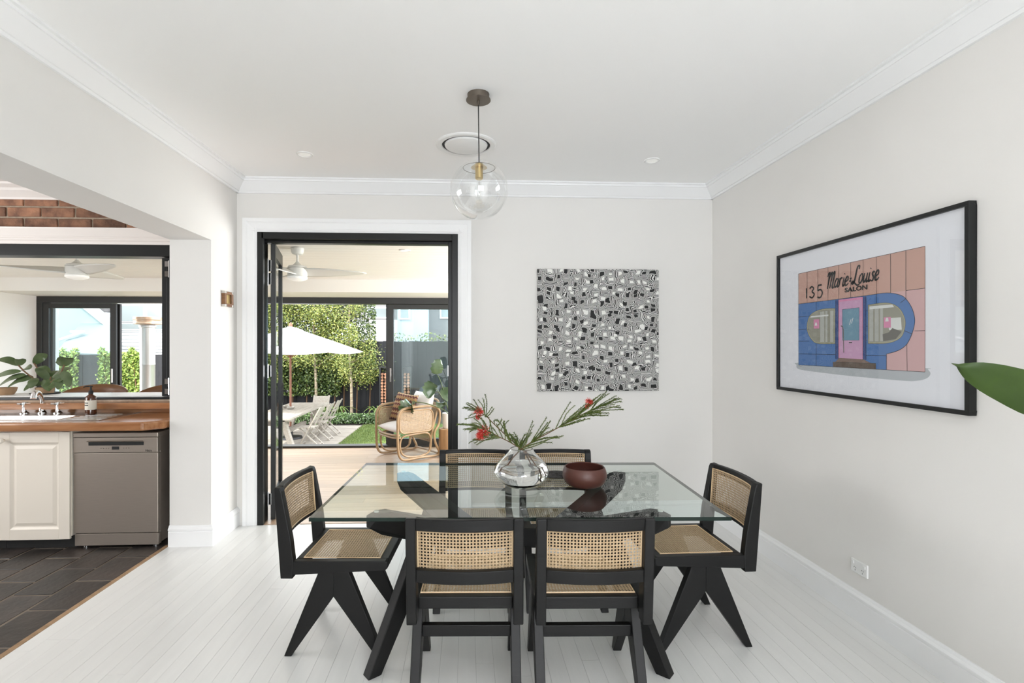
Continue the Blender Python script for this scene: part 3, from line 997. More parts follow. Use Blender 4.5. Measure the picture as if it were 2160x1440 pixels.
sd = thing('door_2', 'charcoal aluminium sliding doors standing open between sunroom and garden', 'sliding door', (0, YF, 0), kind='structure')
bxp('head_frame', sd, -6.09, XR, -0.06, 0.10, 2.10, 2.188, 'alu')
bxp('jamb', sd, -6.09, -6.02, -0.06, 0.10, 0.03, 2.10, 'alu')
bxp('sill_track', sd, -6.09, XR, -0.06, 0.10, 0.0, 0.03, 'alu')
def slider(x0, x1, dy, hx):
    p = thing_part('sliding_panel', sd, (x0, dy, 0.03))
    w, h, s = x1 - x0, 2.06, 0.085
    MB().box(0, s, 0, 0.04, 0, h).box(w - s, w, 0, 0.04, 0, h).box(s, w - s, 0, 0.04, 0, 0.09).box(s, w - s, 0, 0.04, h - 0.065, h).build('panel_frame', M['alu'], p, bevel=0.003)
    MB().box(s - 0.01, w - s + 0.01, 0.017, 0.023, 0.08, h - 0.055).build('pane', M['glass'], p)
    MB().box(hx, hx + 0.022, -0.016, 0.0, 0.93, 1.13).build('pull_handle', M['chrome'], p, bevel=0.003)
    return p
slider(-6.02, -5.01, -0.05, 0.95)
slider(-6.00, -4.985, 0.0, 0.95)
slider(-1.16, 0.55, -0.05, 0.03)
slider(-1.18, 0.50, 0.0, 0.03)
slider(0.45, 2.10, 0.0, 1.55)
bxp('mullion', sd, -1.20, -1.165, 0.045, 0.09, 0.03, 2.10, 'alu')

# ceiling fans
def make_fan(loc, rot, label):
    cx_, cy_ = loc
    zc = rake(cy_)
    f = thing('ceiling_fan', label, 'ceiling fan', (cx_, cy_, zc), rot, 'ceiling fans in the sunroom')
    MB().lathe([(0.0, 0.0), (0.062, 0.0), (0.064, -0.01), (0.058, -0.045), (0.045, -0.062), (0.018, -0.066), (0.0, -0.066)], 24).build('canopy', M['fan'], f, smooth=True)
    MB().lathe([(0.012, -0.06), (0.012, -0.15)], 12).build('downrod', M['fan'], f, smooth=True)
    MB().lathe([(0.014, -0.135), (0.030, -0.155), (0.045, -0.168), (0.085, -0.178), (0.095, -0.195), (0.096, -0.200)], 28).build('motor_cover', M['fan'], f, smooth=True)
    MB().lathe([(0.094, -0.203), (0.095, -0.275), (0.088, -0.285)], 28).build('motor_housing', M['fan'], f, smooth=True)
    MB().lathe([(0.094, -0.287), (0.096, -0.292), (0.096, -0.304), (0.08, -0.316), (0.05, -0.325), (0.0, -0.329)], 28).build('light_lens', M['lamp_white'], f, smooth=True)
    def blade(u, v):
        r = 0.07 + 0.60 * u
        wid = 0.085 + 0.07 * math.sin(PI * min(1, u * 0.85 + 0.12)) - 0.02 * u
        if u > 0.86:
            wid *= math.sqrt(max(0.02, 1 - ((u - 0.86) / 0.14) ** 2))
        yy = (v - 0.5) * wid + 0.03 * u * u
        tw_ = 0.42 * (1 - u) ** 1.2 + 0.12
        return (r, yy, -0.240 - yy * math.tan(tw_) + 0.012 * u)
    bmsh = MB().grid(blade, 16, 6)
    bme = bmsh.mesh('blade', M['fan'], smooth=True, angle=180)
    for k in range(3):
        b_ = inst('blade', bme, f, rot=(0, 0, 2 * PI * k / 3))
        so = b_.modifiers.new('thickness', 'SOLIDIFY'); so.thickness = 0.008; so.offset = 0
    return f
make_fan((-1.69, 5.22), rad(6), 'white three-blade ceiling fan seen through the doorway')
make_fan((-3.81, 5.22), rad(-33), 'white three-blade ceiling fan seen through the kitchen window')
dl = thing('downlight', 'small white downlight in the boarded sunroom ceiling', 'downlight', (-0.63, 5.27, rake(5.27)))
MB().lathe([(0.0, -0.003), (0.045, -0.003), (0.048, -0.006), (0.058, -0.004), (0.060, 0.002)], 24).build('rim', M['white'], dl, smooth=True)
MB().lathe([(0.0, -0.0045), (0.040, -0.0045), (0.042, -0.003)], 24).build('lens', M['lamp_white'], dl, smooth=True)


# ------------------------------------------------------------------ dining chairs
def cane_sheet(nu, nv, hole, fmap, thick, nrm):
    """webbing: nu x nv cells, each with an octagonal hole; fmap(u,v)->point, nrm -> offset direction for thickness"""
    V, F = [], []
    idx = {}

    def vert(u, v, layer):
        key = (round(u, 5), round(v, 5), layer)
        if key not in idx:
            p = Vector(fmap(u, v))
            if layer:
                p = p + Vector(nrm) * thick
            idx[key] = len(V)
            V.append(tuple(p))
        return idx[key]
    for i in range(nu):
        for j in range(nv):
            u0, u1, v0, v1 = i / nu, (i + 1) / nu, j / nv, (j + 1) / nv
            uc, vc = (u0 + u1) / 2, (v0 + v1) / 2
            du, dv = (u1 - u0) * hole, (v1 - v0) * hole
            oc = []
            for k in range(8):
                t = rad(22.5 + 45 * k)
                oc.append((uc + du * math.cos(t), vc + dv * math.sin(t)))
            cs = [(u1, v1), (u0, v1), (u0, v0), (u1, v0)]
            for L_ in (0, 1):
                o = [vert(a, b, L_) for a, b in oc]
                c = [vert(a, b, L_) for a, b in cs]
                fs = []
                for k in range(4):
                    k2 = (k + 1) % 4
                    fs.append((c[k], o[2 * k], o[2 * k + 1]))
                    fs.append((c[k], o[2 * k + 1], o[(2 * k + 2) % 8], c[k2]))
                F += fs if L_ else [tuple(reversed(f)) for f in fs]
            o0 = [vert(a, b, 0) for a, b in oc]
            o1 = [vert(a, b, 1) for a, b in oc]
            for k in range(8):
                F.append((o0[k], o0[(k + 1) % 8], o1[(k + 1) % 8], o1[k]))
    return V, F

Y0 = -0.2375
def lean(z):
    return Y0 - 0.015 - 0.031 * (z - 0.375) / 0.43
BOW = 0.024
def back_pt(x, z, d):
    return (x, lean(z) + d - BOW * (1 - (x / 0.195) ** 2), z)

def make_chair():
    c = thing('dining_chair', 'x', 'chair', group='black dining chairs with cane seats')
    # back posts
    post = [(Y0 - 0.015, 0.372), (Y0 + 0.043, 0.372), (Y0 + 0.046, 0.46), (Y0 + 0.034, 0.56), (Y0 - 0.010, 0.785), (Y0 - 0.018, 0.802), (Y0 - 0.045, 0.806), (Y0 - 0.047, 0.80)]
    for s in (-1, 1):
        MB().prism(post, 'x', s * 0.1925, s * 0.2325).build('back_post', M['chairblack'], c, bevel=0.004)
    # curved rails of the backrest
    for z0, z1, t0, t1 in ((0.756, 0.805, 0.002, 0.030), (0.546, 0.600, 0.002, 0.030)):
        sec = [(z0, t0), (z0, t1), (z1, t1), (z1, t0)]
        V, F = [], []
        n = 14
        for i in range(n + 1):
            x = -0.194 + 0.388 * i / n
            V += [back_pt(x, z, d) for z, d in sec]
        for i in range(n):
            for k in range(4):
                F.append((i * 4 + k, i * 4 + (k + 1) % 4, i * 4 + 4 + (k + 1) % 4, i * 4 + 4 + k))
        F += [(3, 2, 1, 0), (n * 4, n * 4 + 1, n * 4 + 2, n * 4 + 3)]
        MB().add(V, F).build('back_rail', M['chairblack'], c, bevel=0.004, smooth=True)
    # cane back panel and its edging
    V, F = cane_sheet(29, 17, 0.33, lambda u, v: back_pt(-0.192 + 0.384 * u, 0.567 + 0.216 * v, 0.0310), 0.0014, (0, 1, 0))
    MB().add(V, F).build('cane_back', M['cane'], c, fix=False)
    ring = []
    for i in range(12):
        ring.append(back_pt(-0.188 + 0.376 * i / 11, 0.569, 0.0330))
    for i in range(12):
        ring.append(back_pt(0.188 - 0.376 * i / 11, 0.781, 0.0330))
    MB().tube(ring, 0.0035, 6, closed=True).build('cane_edging', M['cane_edge'], c, smooth=True)
    # seat frame
    ys, ye = Y0 + 0.044, Y0 + 0.485
    for s in (-1, 1):
        MB().prism([(ys, 0.39), (ye, 0.414), (ye + 0.012, 0.425), (ye + 0.012, 0.452), (ye, 0.458), (ys, 0.455)], 'x', s * 0.1925, s * 0.2325).build('seat_rail', M['chairblack'], c, bevel=0.004)
    MB().box(-0.1925, 0.1925, ye - 0.034, ye + 0.008, 0.414, 0.456).build('seat_rail', M['chairblack'], c, bevel=0.004)
    MB().box(-0.1925, 0.1925, ys + 0.004, ys + 0.04, 0.405, 0.455).build('seat_rail', M['chairblack'], c, bevel=0.004)
    # cane seat, slightly dished
    xa, ya, yb = 0.190, ys + 0.036, ye - 0.030
    def seat_pt(u, v):
        return (-xa + 2 * xa * u, ya + (yb - ya) * v, 0.4545 - 0.006 * math.sin(PI * u) * math.sin(PI * v))
    V, F = cane_sheet(29, 29, 0.33, seat_pt, 0.0014, (0, 0, 1))
    MB().add(V, F).build('cane_seat', M['cane'], c, fix=False)
    r_ = 0.003
    MB().tube([(-xa + r_, ya + r_, 0.4575), (xa - r_, ya + r_, 0.4575), (xa - r_, yb - r_, 0.4575), (-xa + r_, yb - r_, 0.4575)], 0.0034, 6, closed=True).build('cane_edging', M['cane_edge'], c, smooth=True)
    # compass legs
    rear = [(Y0, 0), (Y0 + 0.034, 0), (Y0 + 0.2375, 0.285), (Y0 + 0.2375, 0.412), (Y0 + 0.168, 0.410)]
    front = [(Y0 + 0.475, 0), (Y0 + 0.441, 0), (Y0 + 0.2375, 0.285), (Y0 + 0.2375, 0.412), (Y0 + 0.307, 0.414)]
    for s in (-1, 1):
        for pl in (rear, front):
            MB().prism(pl, 'x', s * 0.188, s * 0.228).build('leg', M['chairblack'], c, bevel=0.003)
    MB().box(-0.188, 0.188, Y0 + 0.135, Y0 + 0.165, 0.243, 0.292).build('stretcher', M['chairblack'], c, bevel=0.003)
    return c

spots = [(0.002, 2.297, rad(-2.3), 'black cane dining chair seen from behind, in front of the doorway side of the table'),
         (0.515, 2.272, rad(-2.0), 'black cane dining chair seen from behind, nearer the framed print'),
         (-0.622, 2.712, rad(-93.5), 'black cane dining chair at the table end near the kitchen'),
         (1.162, 2.688, rad(91.5), 'black cane dining chair at the table end near the side wall'),
         (0.046, 3.083, rad(178), 'black cane dining chair facing us across the table, standing behind the vase, doorway side'),
         (0.565, 3.064, rad(178.5), 'black cane dining chair facing us across the table, behind the brown bowl')]
proto = make_chair()
for i, (x, y, a, lab) in enumerate(spots):
    o = proto if i == 0 else copy_tree(proto)
    o.location = (x, y, 0)
    o.rotation_euler = (0, 0, a)
    o['label'] = lab

# ------------------------------------------------------------------ dining table
TT = 0.752
tb = thing('dining_table', 'clear glass dining table on angled black timber legs', 'table', (0.25, 2.695, 0), rad(-2.4))
mb = MB()
HX, HY = 0.90, 0.515
mb.cur = 0
mb.add([(-HX, -HY, TT), (HX, -HY, TT), (HX, HY, TT), (-HX, HY, TT), (-HX, -HY, 0.736), (HX, -HY, 0.736), (HX, HY, 0.736), (-HX, HY, 0.736)], [(0, 1, 2, 3), (7, 6, 5, 4)])
mb.cur = 1
mb.add([(-HX, -HY, TT), (HX, -HY, TT), (HX, HY, TT), (-HX, HY, TT), (-HX, -HY, 0.736), (HX, -HY, 0.736), (HX, HY, 0.736), (-HX, HY, 0.736)],
       [(0, 4, 5, 1), (1, 5, 6, 2), (2, 6, 7, 3), (3, 7, 4, 0)])
mb.build('glass_top', [M['tableglass'], M['glassedge']], tb, fix=False)
MB().prism([(-0.36, 0.44), (0.36, 0.44), (0.40, 0.49), (0.36, 0.535), (-0.36, 0.535), (-0.40, 0.49)], 'y', -0.035, 0.035).build('centre_beam', M['chairblack'], tb, bevel=0.004)
for sx in (-1, 1):
    for sy in (-1, 1):
        hub = Vector((sx * 0.20, sy * 0.0, 0))
        tip = Vector((sx * 0.675, sy * 0.395, 0))
        d = (tip - hub)
        Rr = d.length
        d.normalize()
        sd = Vector((-d.y, d.x, 0))
        def plate(poly, th, name):
            n = len(poly)
            v = []
            for q in (-1, 1):
                for r, z in poly:
                    k = 1.0 if name == 'leg' or r < Rr - 0.05 else max(0.42, 1.0 - 0.58 * (r - Rr + 0.05) / 0.05)
                    v.append(tuple(hub + d * r + sd * (q * th / 2 * k) + Vector((0, 0, z))))
            f = [tuple(range(n - 1, -1, -1)), tuple(range(n, 2 * n))] + [(i, (i + 1) % n, n + (i + 1) % n, n + i) for i in range(n)]
            return MB().add(v, f).build(name, M['chairblack'], tb, bevel=0.003)
        plate([(-0.02, 0.44), (0.10, 0.44), (Rr - 0.05, 0.632), (Rr + 0.004, 0.668), (Rr + 0.004, 0.720), (Rr - 0.05, 0.728), (Rr - 0.10, 0.724), (-0.02, 0.535)], 0.066, 'arm')
        plate([(Rr - 0.050, 0.0), (Rr + 0.014, 0.0), (0.350, 0.612), (0.245, 0.572)], 0.056, 'leg')
        pc = hub + d * (Rr - 0.04)
        MB().lathe([(0.012, 0.730), (0.012, 0.736)], 14, c=(pc.x, pc.y)).build('glass_pad', M['white'], tb, smooth=True)

# vase with water, branches, bowl, trivet
vx, vy = 0.283, 2.665
vase = thing('glass_vase', 'squat clear glass vase holding the red flower branches', 'vase', (vx, vy, TT + 0.0005))
outer = catmull([(0.0, 0, 0.0), (0.055, 0, 0.0), (0.098, 0, 0.018), (0.135, 0, 0.058), (0.142, 0, 0.085), (0.125, 0, 0.118), (0.092, 0, 0.152), (0.068, 0, 0.178), (0.060, 0, 0.196)], 5)
inner = [(max(p.x - 0.005, 0.0), p.z + 0.006 if p.z < 0.02 else p.z) for p in outer]
prof = [(p.x, p.z) for p in outer] + [(0.0575, 0.1975)] + list(reversed(inner))
prof = [prof[0]] + prof[1:]
MB().lathe(prof, 48).build('glass_body', M['vaseglass'], vase, smooth=True, angle=180)
wl = 0.112
wprof = [(r - 0.0006, z + 0.0008) for r, z in inner if z < wl - 0.003]
wr = [r for r, z in inner if z >= wl - 0.003][0] - 0.0006
MB().lathe(wprof + [(wr, wl), (0.0, wl)], 48).build('water', M['water'], vase, smooth=True, angle=60)

def flower_branch(label, spine, twigs, blooms, seed):
    rn = random.Random(seed)
    t = thing('flower_branch', label, 'flower branch', (vx, vy, TT), group='flower branches in the vase')
    pts = catmull(spine, 6)
    n = len(pts)
    MB().tube(pts, [0.0034 - 0.0018 * i / n for i in range(n)], 6).build('stem', M['twig'], t, smooth=True)
    nd = MB()
    tubes = MB()
    more_t = []
    for (f0, tip) in twigs:
        more_t.append((f0, tip))
        for _ in range(1):
            more_t.append((max(0.2, f0 - rn.uniform(0.0, 0.08)), (tip[0] + rn.uniform(-.028, .028), tip[1] + rn.uniform(-.03, .03), tip[2] + rn.uniform(-.022, .022))))
    for (f0, tip) in more_t:
        i0 = min(int(f0 * (n - 1)), n - 2)
        p0 = pts[i0]
        p1 = Vector(tip)
        mid = (p0 + p1) / 2 + Vector((rn.uniform(-.008, .008), rn.uniform(-.008, .008), rn.uniform(-0.004, 0.012)))
        tp = catmull([p0, mid, p1], 7)
        tubes.tube(tp, [0.0026 - 0.0010 * k / len(tp) for k in range(len(tp))], 5)
        ln = (p1 - p0).length
        cnt = max(16, int(ln / 0.0028))
        for q in range(cnt):
            ff = 0.12 + 0.88 * q / cnt
            k = min(int(ff * (len(tp) - 1)), len(tp) - 2)
            a = tp[k].lerp(tp[k + 1], ff * (len(tp) - 1) - k)
            dr = (tp[k + 1] - tp[k]).normalized()
            sdv = dr.orthogonal().normalized()
            sdv = Quaternion(dr, rn.uniform(0, 2 * PI)) @ sdv
            tipn = a + sdv * 0.0070 + dr * 0.006
            wv = dr.cross(sdv).normalized() * 0.0020
            nd.add([a - wv, a + wv, tipn + wv * 0.5, tipn - wv * 0.5], [(0, 1, 2, 3)])
    tubes.build('twigs', M['needle'], t, smooth=True)['kind'] = 'stuff'
    nd.build('needles', M['needle'], t, fix=False)['kind'] = 'stuff'
    for bl_ in blooms:
        c0 = Vector(bl_[:3])
        rr_ = bl_[3] * 1.12
        fl = MB()
        for q in range(130):
            dv = Vector((rn.gauss(0, 1), rn.gauss(0, 1), rn.gauss(0, 0.8))).normalized()
            a = c0 + dv * rr_ * 0.15
            e = c0 + dv * rr_ * rn.uniform(0.7, 1.15) + Vector((0, 0, -0.004))
            wv = dv.orthogonal().normalized() * 0.0016
            fl.add([a - wv, a + wv, e + wv * 0.6, e - wv * 0.6], [(0, 1, 2, 3)])
        fl.build('bloom', M['petal'], t, fix=False)
# points are measured from the vase base, z above the table top
def twig_fan(spine_fracs, rn, tips):
    return list(zip(spine_fracs, tips))
flower_branch('leafy branch with two red blooms, leaning over the vase towards the doorway',
              [(0.085, 0.02, 0.03), (0.02, 0.0, 0.17), (-0.05, -0.01, 0.225), (-0.12, -0.015, 0.262), (-0.185, -0.02, 0.30), (-0.225, -0.02, 0.312)],
              [(0.95, (-0.335, -0.03, 0.328)), (0.9, (-0.27, 0.0, 0.285)), (0.92, (-0.285, -0.02, 0.30)), (0.88, (-0.26, -0.03, 0.335)), (0.85, (-0.245, 0.01, 0.352)), (0.9, (-0.28, 0.02, 0.318)),
               (0.7, (-0.245, -0.03, 0.232)), (0.66, (-0.24, 0.0, 0.243)), (0.62, (-0.235, -0.02, 0.222)), (0.64, (-0.232, 0.02, 0.257)), (0.5, (-0.095, -0.05, 0.345)), (0.45, (-0.125, 0.0, 0.348)),
               (0.6, (-0.15, 0.03, 0.30)), (0.4, (-0.085, -0.03, 0.29)), (0.36, (-0.06, 0.03, 0.27)), (0.34, (-0.03, -0.03, 0.255)), (0.3, (-0.035, 0.02, 0.245)), (0.33, (-0.055, -0.02, 0.262)),
               (0.8, (-0.21, -0.02, 0.36)), (0.97, (-0.25, 0.01, 0.30)), (0.75, (-0.20, -0.04, 0.275))],
              [(-0.197, -0.015, 0.292, 0.032), (-0.215, -0.02, 0.268, 0.022)], 3)
flower_branch('slender branch with one red bloom rising highest on the doorway side',
              [(0.11, -0.03, 0.05), (0.03, 0.0, 0.17), (-0.06, 0.015, 0.245), (-0.14, 0.02, 0.32), (-0.185, 0.02, 0.365), (-0.215, 0.02, 0.385)],
              [(0.85, (-0.20, 0.03, 0.455)), (0.9, (-0.247, 0.02, 0.45)), (0.95, (-0.285, 0.02, 0.435)), (0.95, (-0.29, 0.01, 0.405)), (0.93, (-0.28, 0.04, 0.392)), (0.9, (-0.275, 0.02, 0.362)),
               (0.88, (-0.165, 0.03, 0.352)), (0.7, (-0.145, 0.02, 0.245)), (0.6, (-0.125, 0.05, 0.335)), (0.5, (-0.09, 0.03, 0.315)), (0.45, (-0.04, 0.02, 0.265)), (0.92, (-0.262, 0.03, 0.425)), (0.8, (-0.155, 0.01, 0.41)),
               (0.4, (-0.02, 0.04, 0.252))],
              [(-0.222, 0.02, 0.392, 0.026), (-0.225, 0.02, 0.362, 0.014)], 5)
flower_branch('long branch with one red bloom reaching out above the brown bowl',
              [(-0.10, -0.02, 0.075), (-0.03, 0.0, 0.165), (0.05, 0.01, 0.225), (0.15, 0.02, 0.275), (0.245, 0.03, 0.325), (0.34, 0.04, 0.372), (0.43, 0.05, 0.41)],
              [(0.95, (0.545, 0.06, 0.432)), (0.93, (0.52, 0.07, 0.462)), (0.9, (0.535, 0.04, 0.40)), (0.86, (0.475, 0.05, 0.372)), (0.85, (0.445, 0.03, 0.36)), (0.97, (0.51, 0.05, 0.442)), (0.9, (0.475, 0.05, 0.475)),
               (0.8, (0.435, 0.06, 0.47)), (0.72, (0.425, 0.02, 0.46)), (0.68, (0.37, 0.03, 0.425)), (0.66, (0.39, 0.02, 0.445)), (0.63, (0.285, 0.03, 0.415)), (0.6, (0.345, 0.05, 0.34)), (0.62, (0.37, 0.04, 0.345)),
               (0.7, (0.44, 0.05, 0.385)), (0.4, (0.155, 0.02, 0.335)), (0.38, (0.135, -0.01, 0.33)), (0.36, (0.15, 0.03, 0.30)), (0.33, (0.195, 0.02, 0.255)), (0.34, (0.20, 0.01, 0.248)), (0.3, (0.16, 0.0, 0.225)),
               (0.28, (0.065, 0.02, 0.315)), (0.25, (0.05, -0.02, 0.28)), (0.25, (0.035, 0.03, 0.272)), (0.22, (0.02, 0.0, 0.25)), (0.22, (0.0, -0.03, 0.235)), (0.23, (0.01, 0.03, 0.24)), (0.88, (0.50, 0.03, 0.42))],
              [(0.362, 0.03, 0.438, 0.022), (0.352, 0.03, 0.412, 0.013)], 9)

bowl = catmull([(0.0, 0, 0.0), (0.060, 0, 0.0), (0.095, 0, 0.016), (0.113, 0, 0.048), (0.112, 0, 0.078), (0.104, 0, 0.100)], 5)
bp2 = [(p.x, p.z) for p in bowl] + [(0.101, 0.103)] + [(max(p.x - 0.007, 0), max(p.z, 0.008)) for p in reversed(bowl)]
o = MB().lathe(bp2, 48).build('clay_bowl', M['darkbowl'], smooth=True, angle=60, loc=(0.612, 2.655, TT))
tag(o, 'round reddish brown bowl on the glass table', 'bowl')
mb = MB()
for k in range(6):
    mb.lathe([(0.012 + k * 0.012 + 0.0055 * math.cos(t * PI / 4), 0.006 + 0.0055 * math.sin(t * PI / 4)) for t in range(8)], 30, closed=True)
mb.lathe([(0.0, 0.003), (0.078, 0.003), (0.078, 0.006), (0.0, 0.006)], 30)
tag(mb.build('trivet', M['trivet'], smooth=True, loc=(0.505, 2.875, TT)), 'dark round woven trivet between vase and bowl', 'trivet')

# ------------------------------------------------------------------ ceiling fittings
pl = thing('pendant_lamp', 'clear glass globe pendant lamp hanging over the table', 'pendant lamp', (0.062, 2.80, ZC))
MB().lathe([(0.0, 0), (0.060, 0), (0.058, -0.026), (0.067, -0.030), (0.067, -0.034), (0.0, -0.036)], 36).build('ceiling_rose', M['bronze'], pl, smooth=True)
MB().lathe([(0.007, -0.034), (0.007, -0.055), (0.003, -0.058)], 10).build('cord_grip', M['bronze'], pl, smooth=True)
MB().tube([(0, 0, -0.05), (0.002, 0, -0.2), (0.004, 0, -0.385)], 0.003, 8).build('cord', M['ink'], pl, smooth=True)
gc, gr = -0.522, 0.158
gp = []
for i in range(33):
    t = rad(15 + 165 * i / 32)
    gp.append((gr * math.sin(t), gc + gr * math.cos(t)))
MB().lathe(gp, 56, c=(0.004, 0)).build('glass_globe', M['globe'], pl, smooth=True, angle=180, fix=False)
MB().lathe([(0.004, -0.375), (0.012, -0.376), (0.030, -0.385), (0.044, -0.398), (0.044, -0.400), (0.0, -0.400)], 32, c=(0.004, 0)).build('metal_cap', M['brass'], pl, smooth=True)
MB().lathe([(0.0, -0.4012), (0.086, -0.4012)], 40, c=(0.004, 0)).build('cap_plate', M['globe'], pl, smooth=True, fix=False)
MB().tube([(0.004 + 0.087 * math.cos(2 * PI * k / 40), 0.087 * math.sin(2 * PI * k / 40), -0.4012) for k in range(40)], 0.0013, 6, True).build('cap_ring', M['bronze'], pl, smooth=True)
MB().lathe([(0.018, -0.398), (0.021, -0.402), (0.021, -0.458), (0.017, -0.462), (0.0, -0.462)], 24, c=(0.004, 0)).build('socket', M['brass'], pl, smooth=True)
bulb = MB().lathe([(0.013, -0.458), (0.013, -0.475), (0.022, -0.505), (0.026, -0.540), (0.022, -0.566), (0.008, -0.580), (0.0, -0.586)], 24, c=(0.004, 0)).build('bulb', M['clear'], pl, smooth=True, angle=180)
fm = MB()
for k in range(6):
    a = k * PI / 3
    fm.tube([(0.004 + 0.004 * math.cos(a), 0.004 * math.sin(a), -0.478), (0.004 + 0.011 * math.cos(a), 0.011 * math.sin(a), -0.505), (0.004 + 0.009 * math.cos(a + .5), 0.009 * math.sin(a + .5), -0.556)], 0.0006, 4)
fm.tube([(0.004, 0, -0.47), (0.004, 0, -0.56)], 0.0022, 6)
fm.build('filament', M['silver'], bulb)

vt = thing('air_diffuser', 'round white air conditioning diffuser in the ceiling behind the pendant', 'air vent', (-0.006, 3.50, ZC))
MB().lathe([(0.205, 0.0), (0.205, -0.006), (0.196, -0.012), (0.165, -0.010), (0.158, 0.018), (0.158, 0.03)], 48).build('outer_ring', M['white'], vt, smooth=True)
MB().lathe([(0.0, -0.020), (0.130, -0.020), (0.142, -0.014), (0.146, -0.004), (0.0, -0.002)], 48).build('centre_plate', M['white'], vt, smooth=True)
MB().lathe([(0.0, -0.0005), (0.164, -0.0005), (0.164, -0.0025), (0.0, -0.0025)], 48).build('dark_throat', M['dark'], vt, smooth=True)
for x, y, lab in ((-1.156, 3.73, 'recessed ceiling downlight above the doorway'), (1.361, 3.73, 'recessed ceiling downlight above the square canvas')):
    d_ = thing('downlight', lab, 'downlight', (x, y, ZC), group='dining room downlights')
    MB().lathe([(0.0, -0.002), (0.042, -0.002), (0.046, -0.007), (0.056, -0.005), (0.058, 0.0)], 28).build('rim', M['white'], d_, smooth=True)
    MB().lathe([(0.0, -0.004), (0.038, -0.004), (0.040, -0.002)], 28).build('lens', M['lamp_white'], d_, smooth=True)

# ------------------------------------------------------------------ wall art and fittings
o = MB().box(-0.520, 0.520, -0.032, 0.0, -0.516, 0.516).build('painted_canvas', M['maze'], loc=(1.115, YW - 0.003, 1.617), bevel=0.003)
tag(o, 'square black and white maze-pattern canvas on the back wall', 'painting')

pf = thing('framed_print', 'large black framed shopfront print on the side wall', 'picture', (XR, 2.7065, 1.6385), rad(-90))
FW, FH = 0.6655, 0.4485
fb = 0.020
MB().box(-FW, FW, -0.036, -0.001, -FH, -FH + fb).box(-FW, FW, -0.036, -0.001, FH - fb, FH).box(-FW, -FW + fb, -0.036, -0.001, -FH + fb, FH - fb).box(FW - fb, FW, -0.036, -0.001, -FH + fb, FH - fb).build('frame', M['black'], pf, bevel=0.0015)
MB().box(-FW + fb, FW - fb, -0.022, -0.004, -FH + fb, FH - fb).build('backing_paper', M['paper'], pf)
MB().add([(-FW + fb, -0.030, -FH + fb), (FW - fb, -0.030, -FH + fb), (FW - fb, -0.030, FH - fb), (-FW + fb, -0.030, FH - fb)], [(0, 1, 2, 3)]).build('glazing', M['clear'], pf, fix=False)
prn = thing_part('print', pf, (-0.4545, -0.0222, -1.6385))
cols = {'pink': (0.56, 0.345, 0.285), 'rose': (0.62, 0.40, 0.40), 'blue': (0.080, 0.185, 0.43), 'bluedk': (0.05, 0.09, 0.25), 'mauve': (0.58, 0.345, 0.52), 'doorglass': (0.16, 0.30, 0.40), 'stepc': (0.22, 0.15, 0.12),
        'stepd': (0.13, 0.095, 0.075), 'shadowink': (0.46, 0.49, 0.52), 'win': (0.30, 0.295, 0.24), 'winframe': (0.40, 0.38, 0.25), 'curtain': (0.44, 0.45, 0.42), 'poster': (0.66, 0.26, 0.42), 'lite': (0.68, 0.70, 0.68), 'shade': (0.14, 0.135, 0.12)}
for k, c_ in cols.items():
    M['ink_' + k] = mat('print_' + k, c_, 0.8)
lvl = [0]
def patch(name, pts, ink, closed_smooth=False):
    lvl[0] += 1
    y = -0.00004 * lvl[0]
    if closed_smooth == 'open':
        pts = [(p.x, p.y) for p in catmull([(a, b, 0) for a, b in pts], 5)]
    elif closed_smooth:
        pts = [(p.x, p.y) for p in catmull([(a, b, 0) for a, b in pts], 5, True)]
    n = len(pts)
    return MB().add([(a, y, b) for a, b in pts], [tuple(range(n))]).build(name, M['ink_' + ink] if 'ink_' + ink in M else M['ink'], prn, fix=False)
def line(name, pts, w=0.0022, ink='ink', smooth=False, taper=False):
    lvl[0] += 0.25
    y = -0.00004 * lvl[0] - 0.0001
    if smooth:
        pts = [(p.x, p.y) for p in catmull([(a, b, 0) for a, b in pts], 6)]
    V, F = [], []
    n = len(pts)
    for i, (a, b) in enumerate(pts):
        p0, p1 = pts[max(i - 1, 0)], pts[min(i + 1, n - 1)]
        dx, dz = p1[0] - p0[0], p1[1] - p0[1]
        l = math.hypot(dx, dz) or 1
        ww = w * (0.65 + 0.35 * math.sin(PI * i / (n - 1))) if taper else w
        nx, nz = -dz / l * ww / 2, dx / l * ww / 2
        V += [(a + nx, y, b + nz), (a - nx, y, b - nz)]
    F = [(2 * i, 2 * i + 1, 2 * i + 3, 2 * i + 2) for i in range(n - 1)]
    return MB().add(V, F).build(name, M['ink_' + ink] if 'ink_' + ink in M else M['ink'], prn, fix=False)
patch('ground_shadow', [(0.0, 1.376), (-0.02, 1.360), (-0.012, 1.340), (0.06, 1.330), (0.40, 1.318), (0.767, 1.314), (0.858, 1.319), (0.91, 1.334), (0.928, 1.356), (0.915, 1.374), (0.895, 1.38), (0.45, 1.38)], 'shadowink', True)
patch('facade', [(0, 1.362), (0.902, 1.362), (0.902, 1.938), (0, 1.938)], 'pink')
patch('lower_facade', [(0.685, 1.362), (0.902, 1.362), (0.902, 1.746), (0.685, 1.746)], 'rose')
ARC = [(p.x, p.y) for p in catmull([(a, b, 0) for a, b in ((0.66, 1.748), (0.708, 1.744), (0.767, 1.728), (0.799, 1.707), (0.831, 1.663), (0.847, 1.615), (0.846, 1.581), (0.831, 1.535), (0.804, 1.49), (0.757, 1.46), (0.685, 1.441))], 5)]
patch('blue_front', [(0.0, 1.747), (0.332, 1.746), (0.55, 1.746)] + ARC + [(0.685, 1.362), (0.0, 1.362)], 'blue')
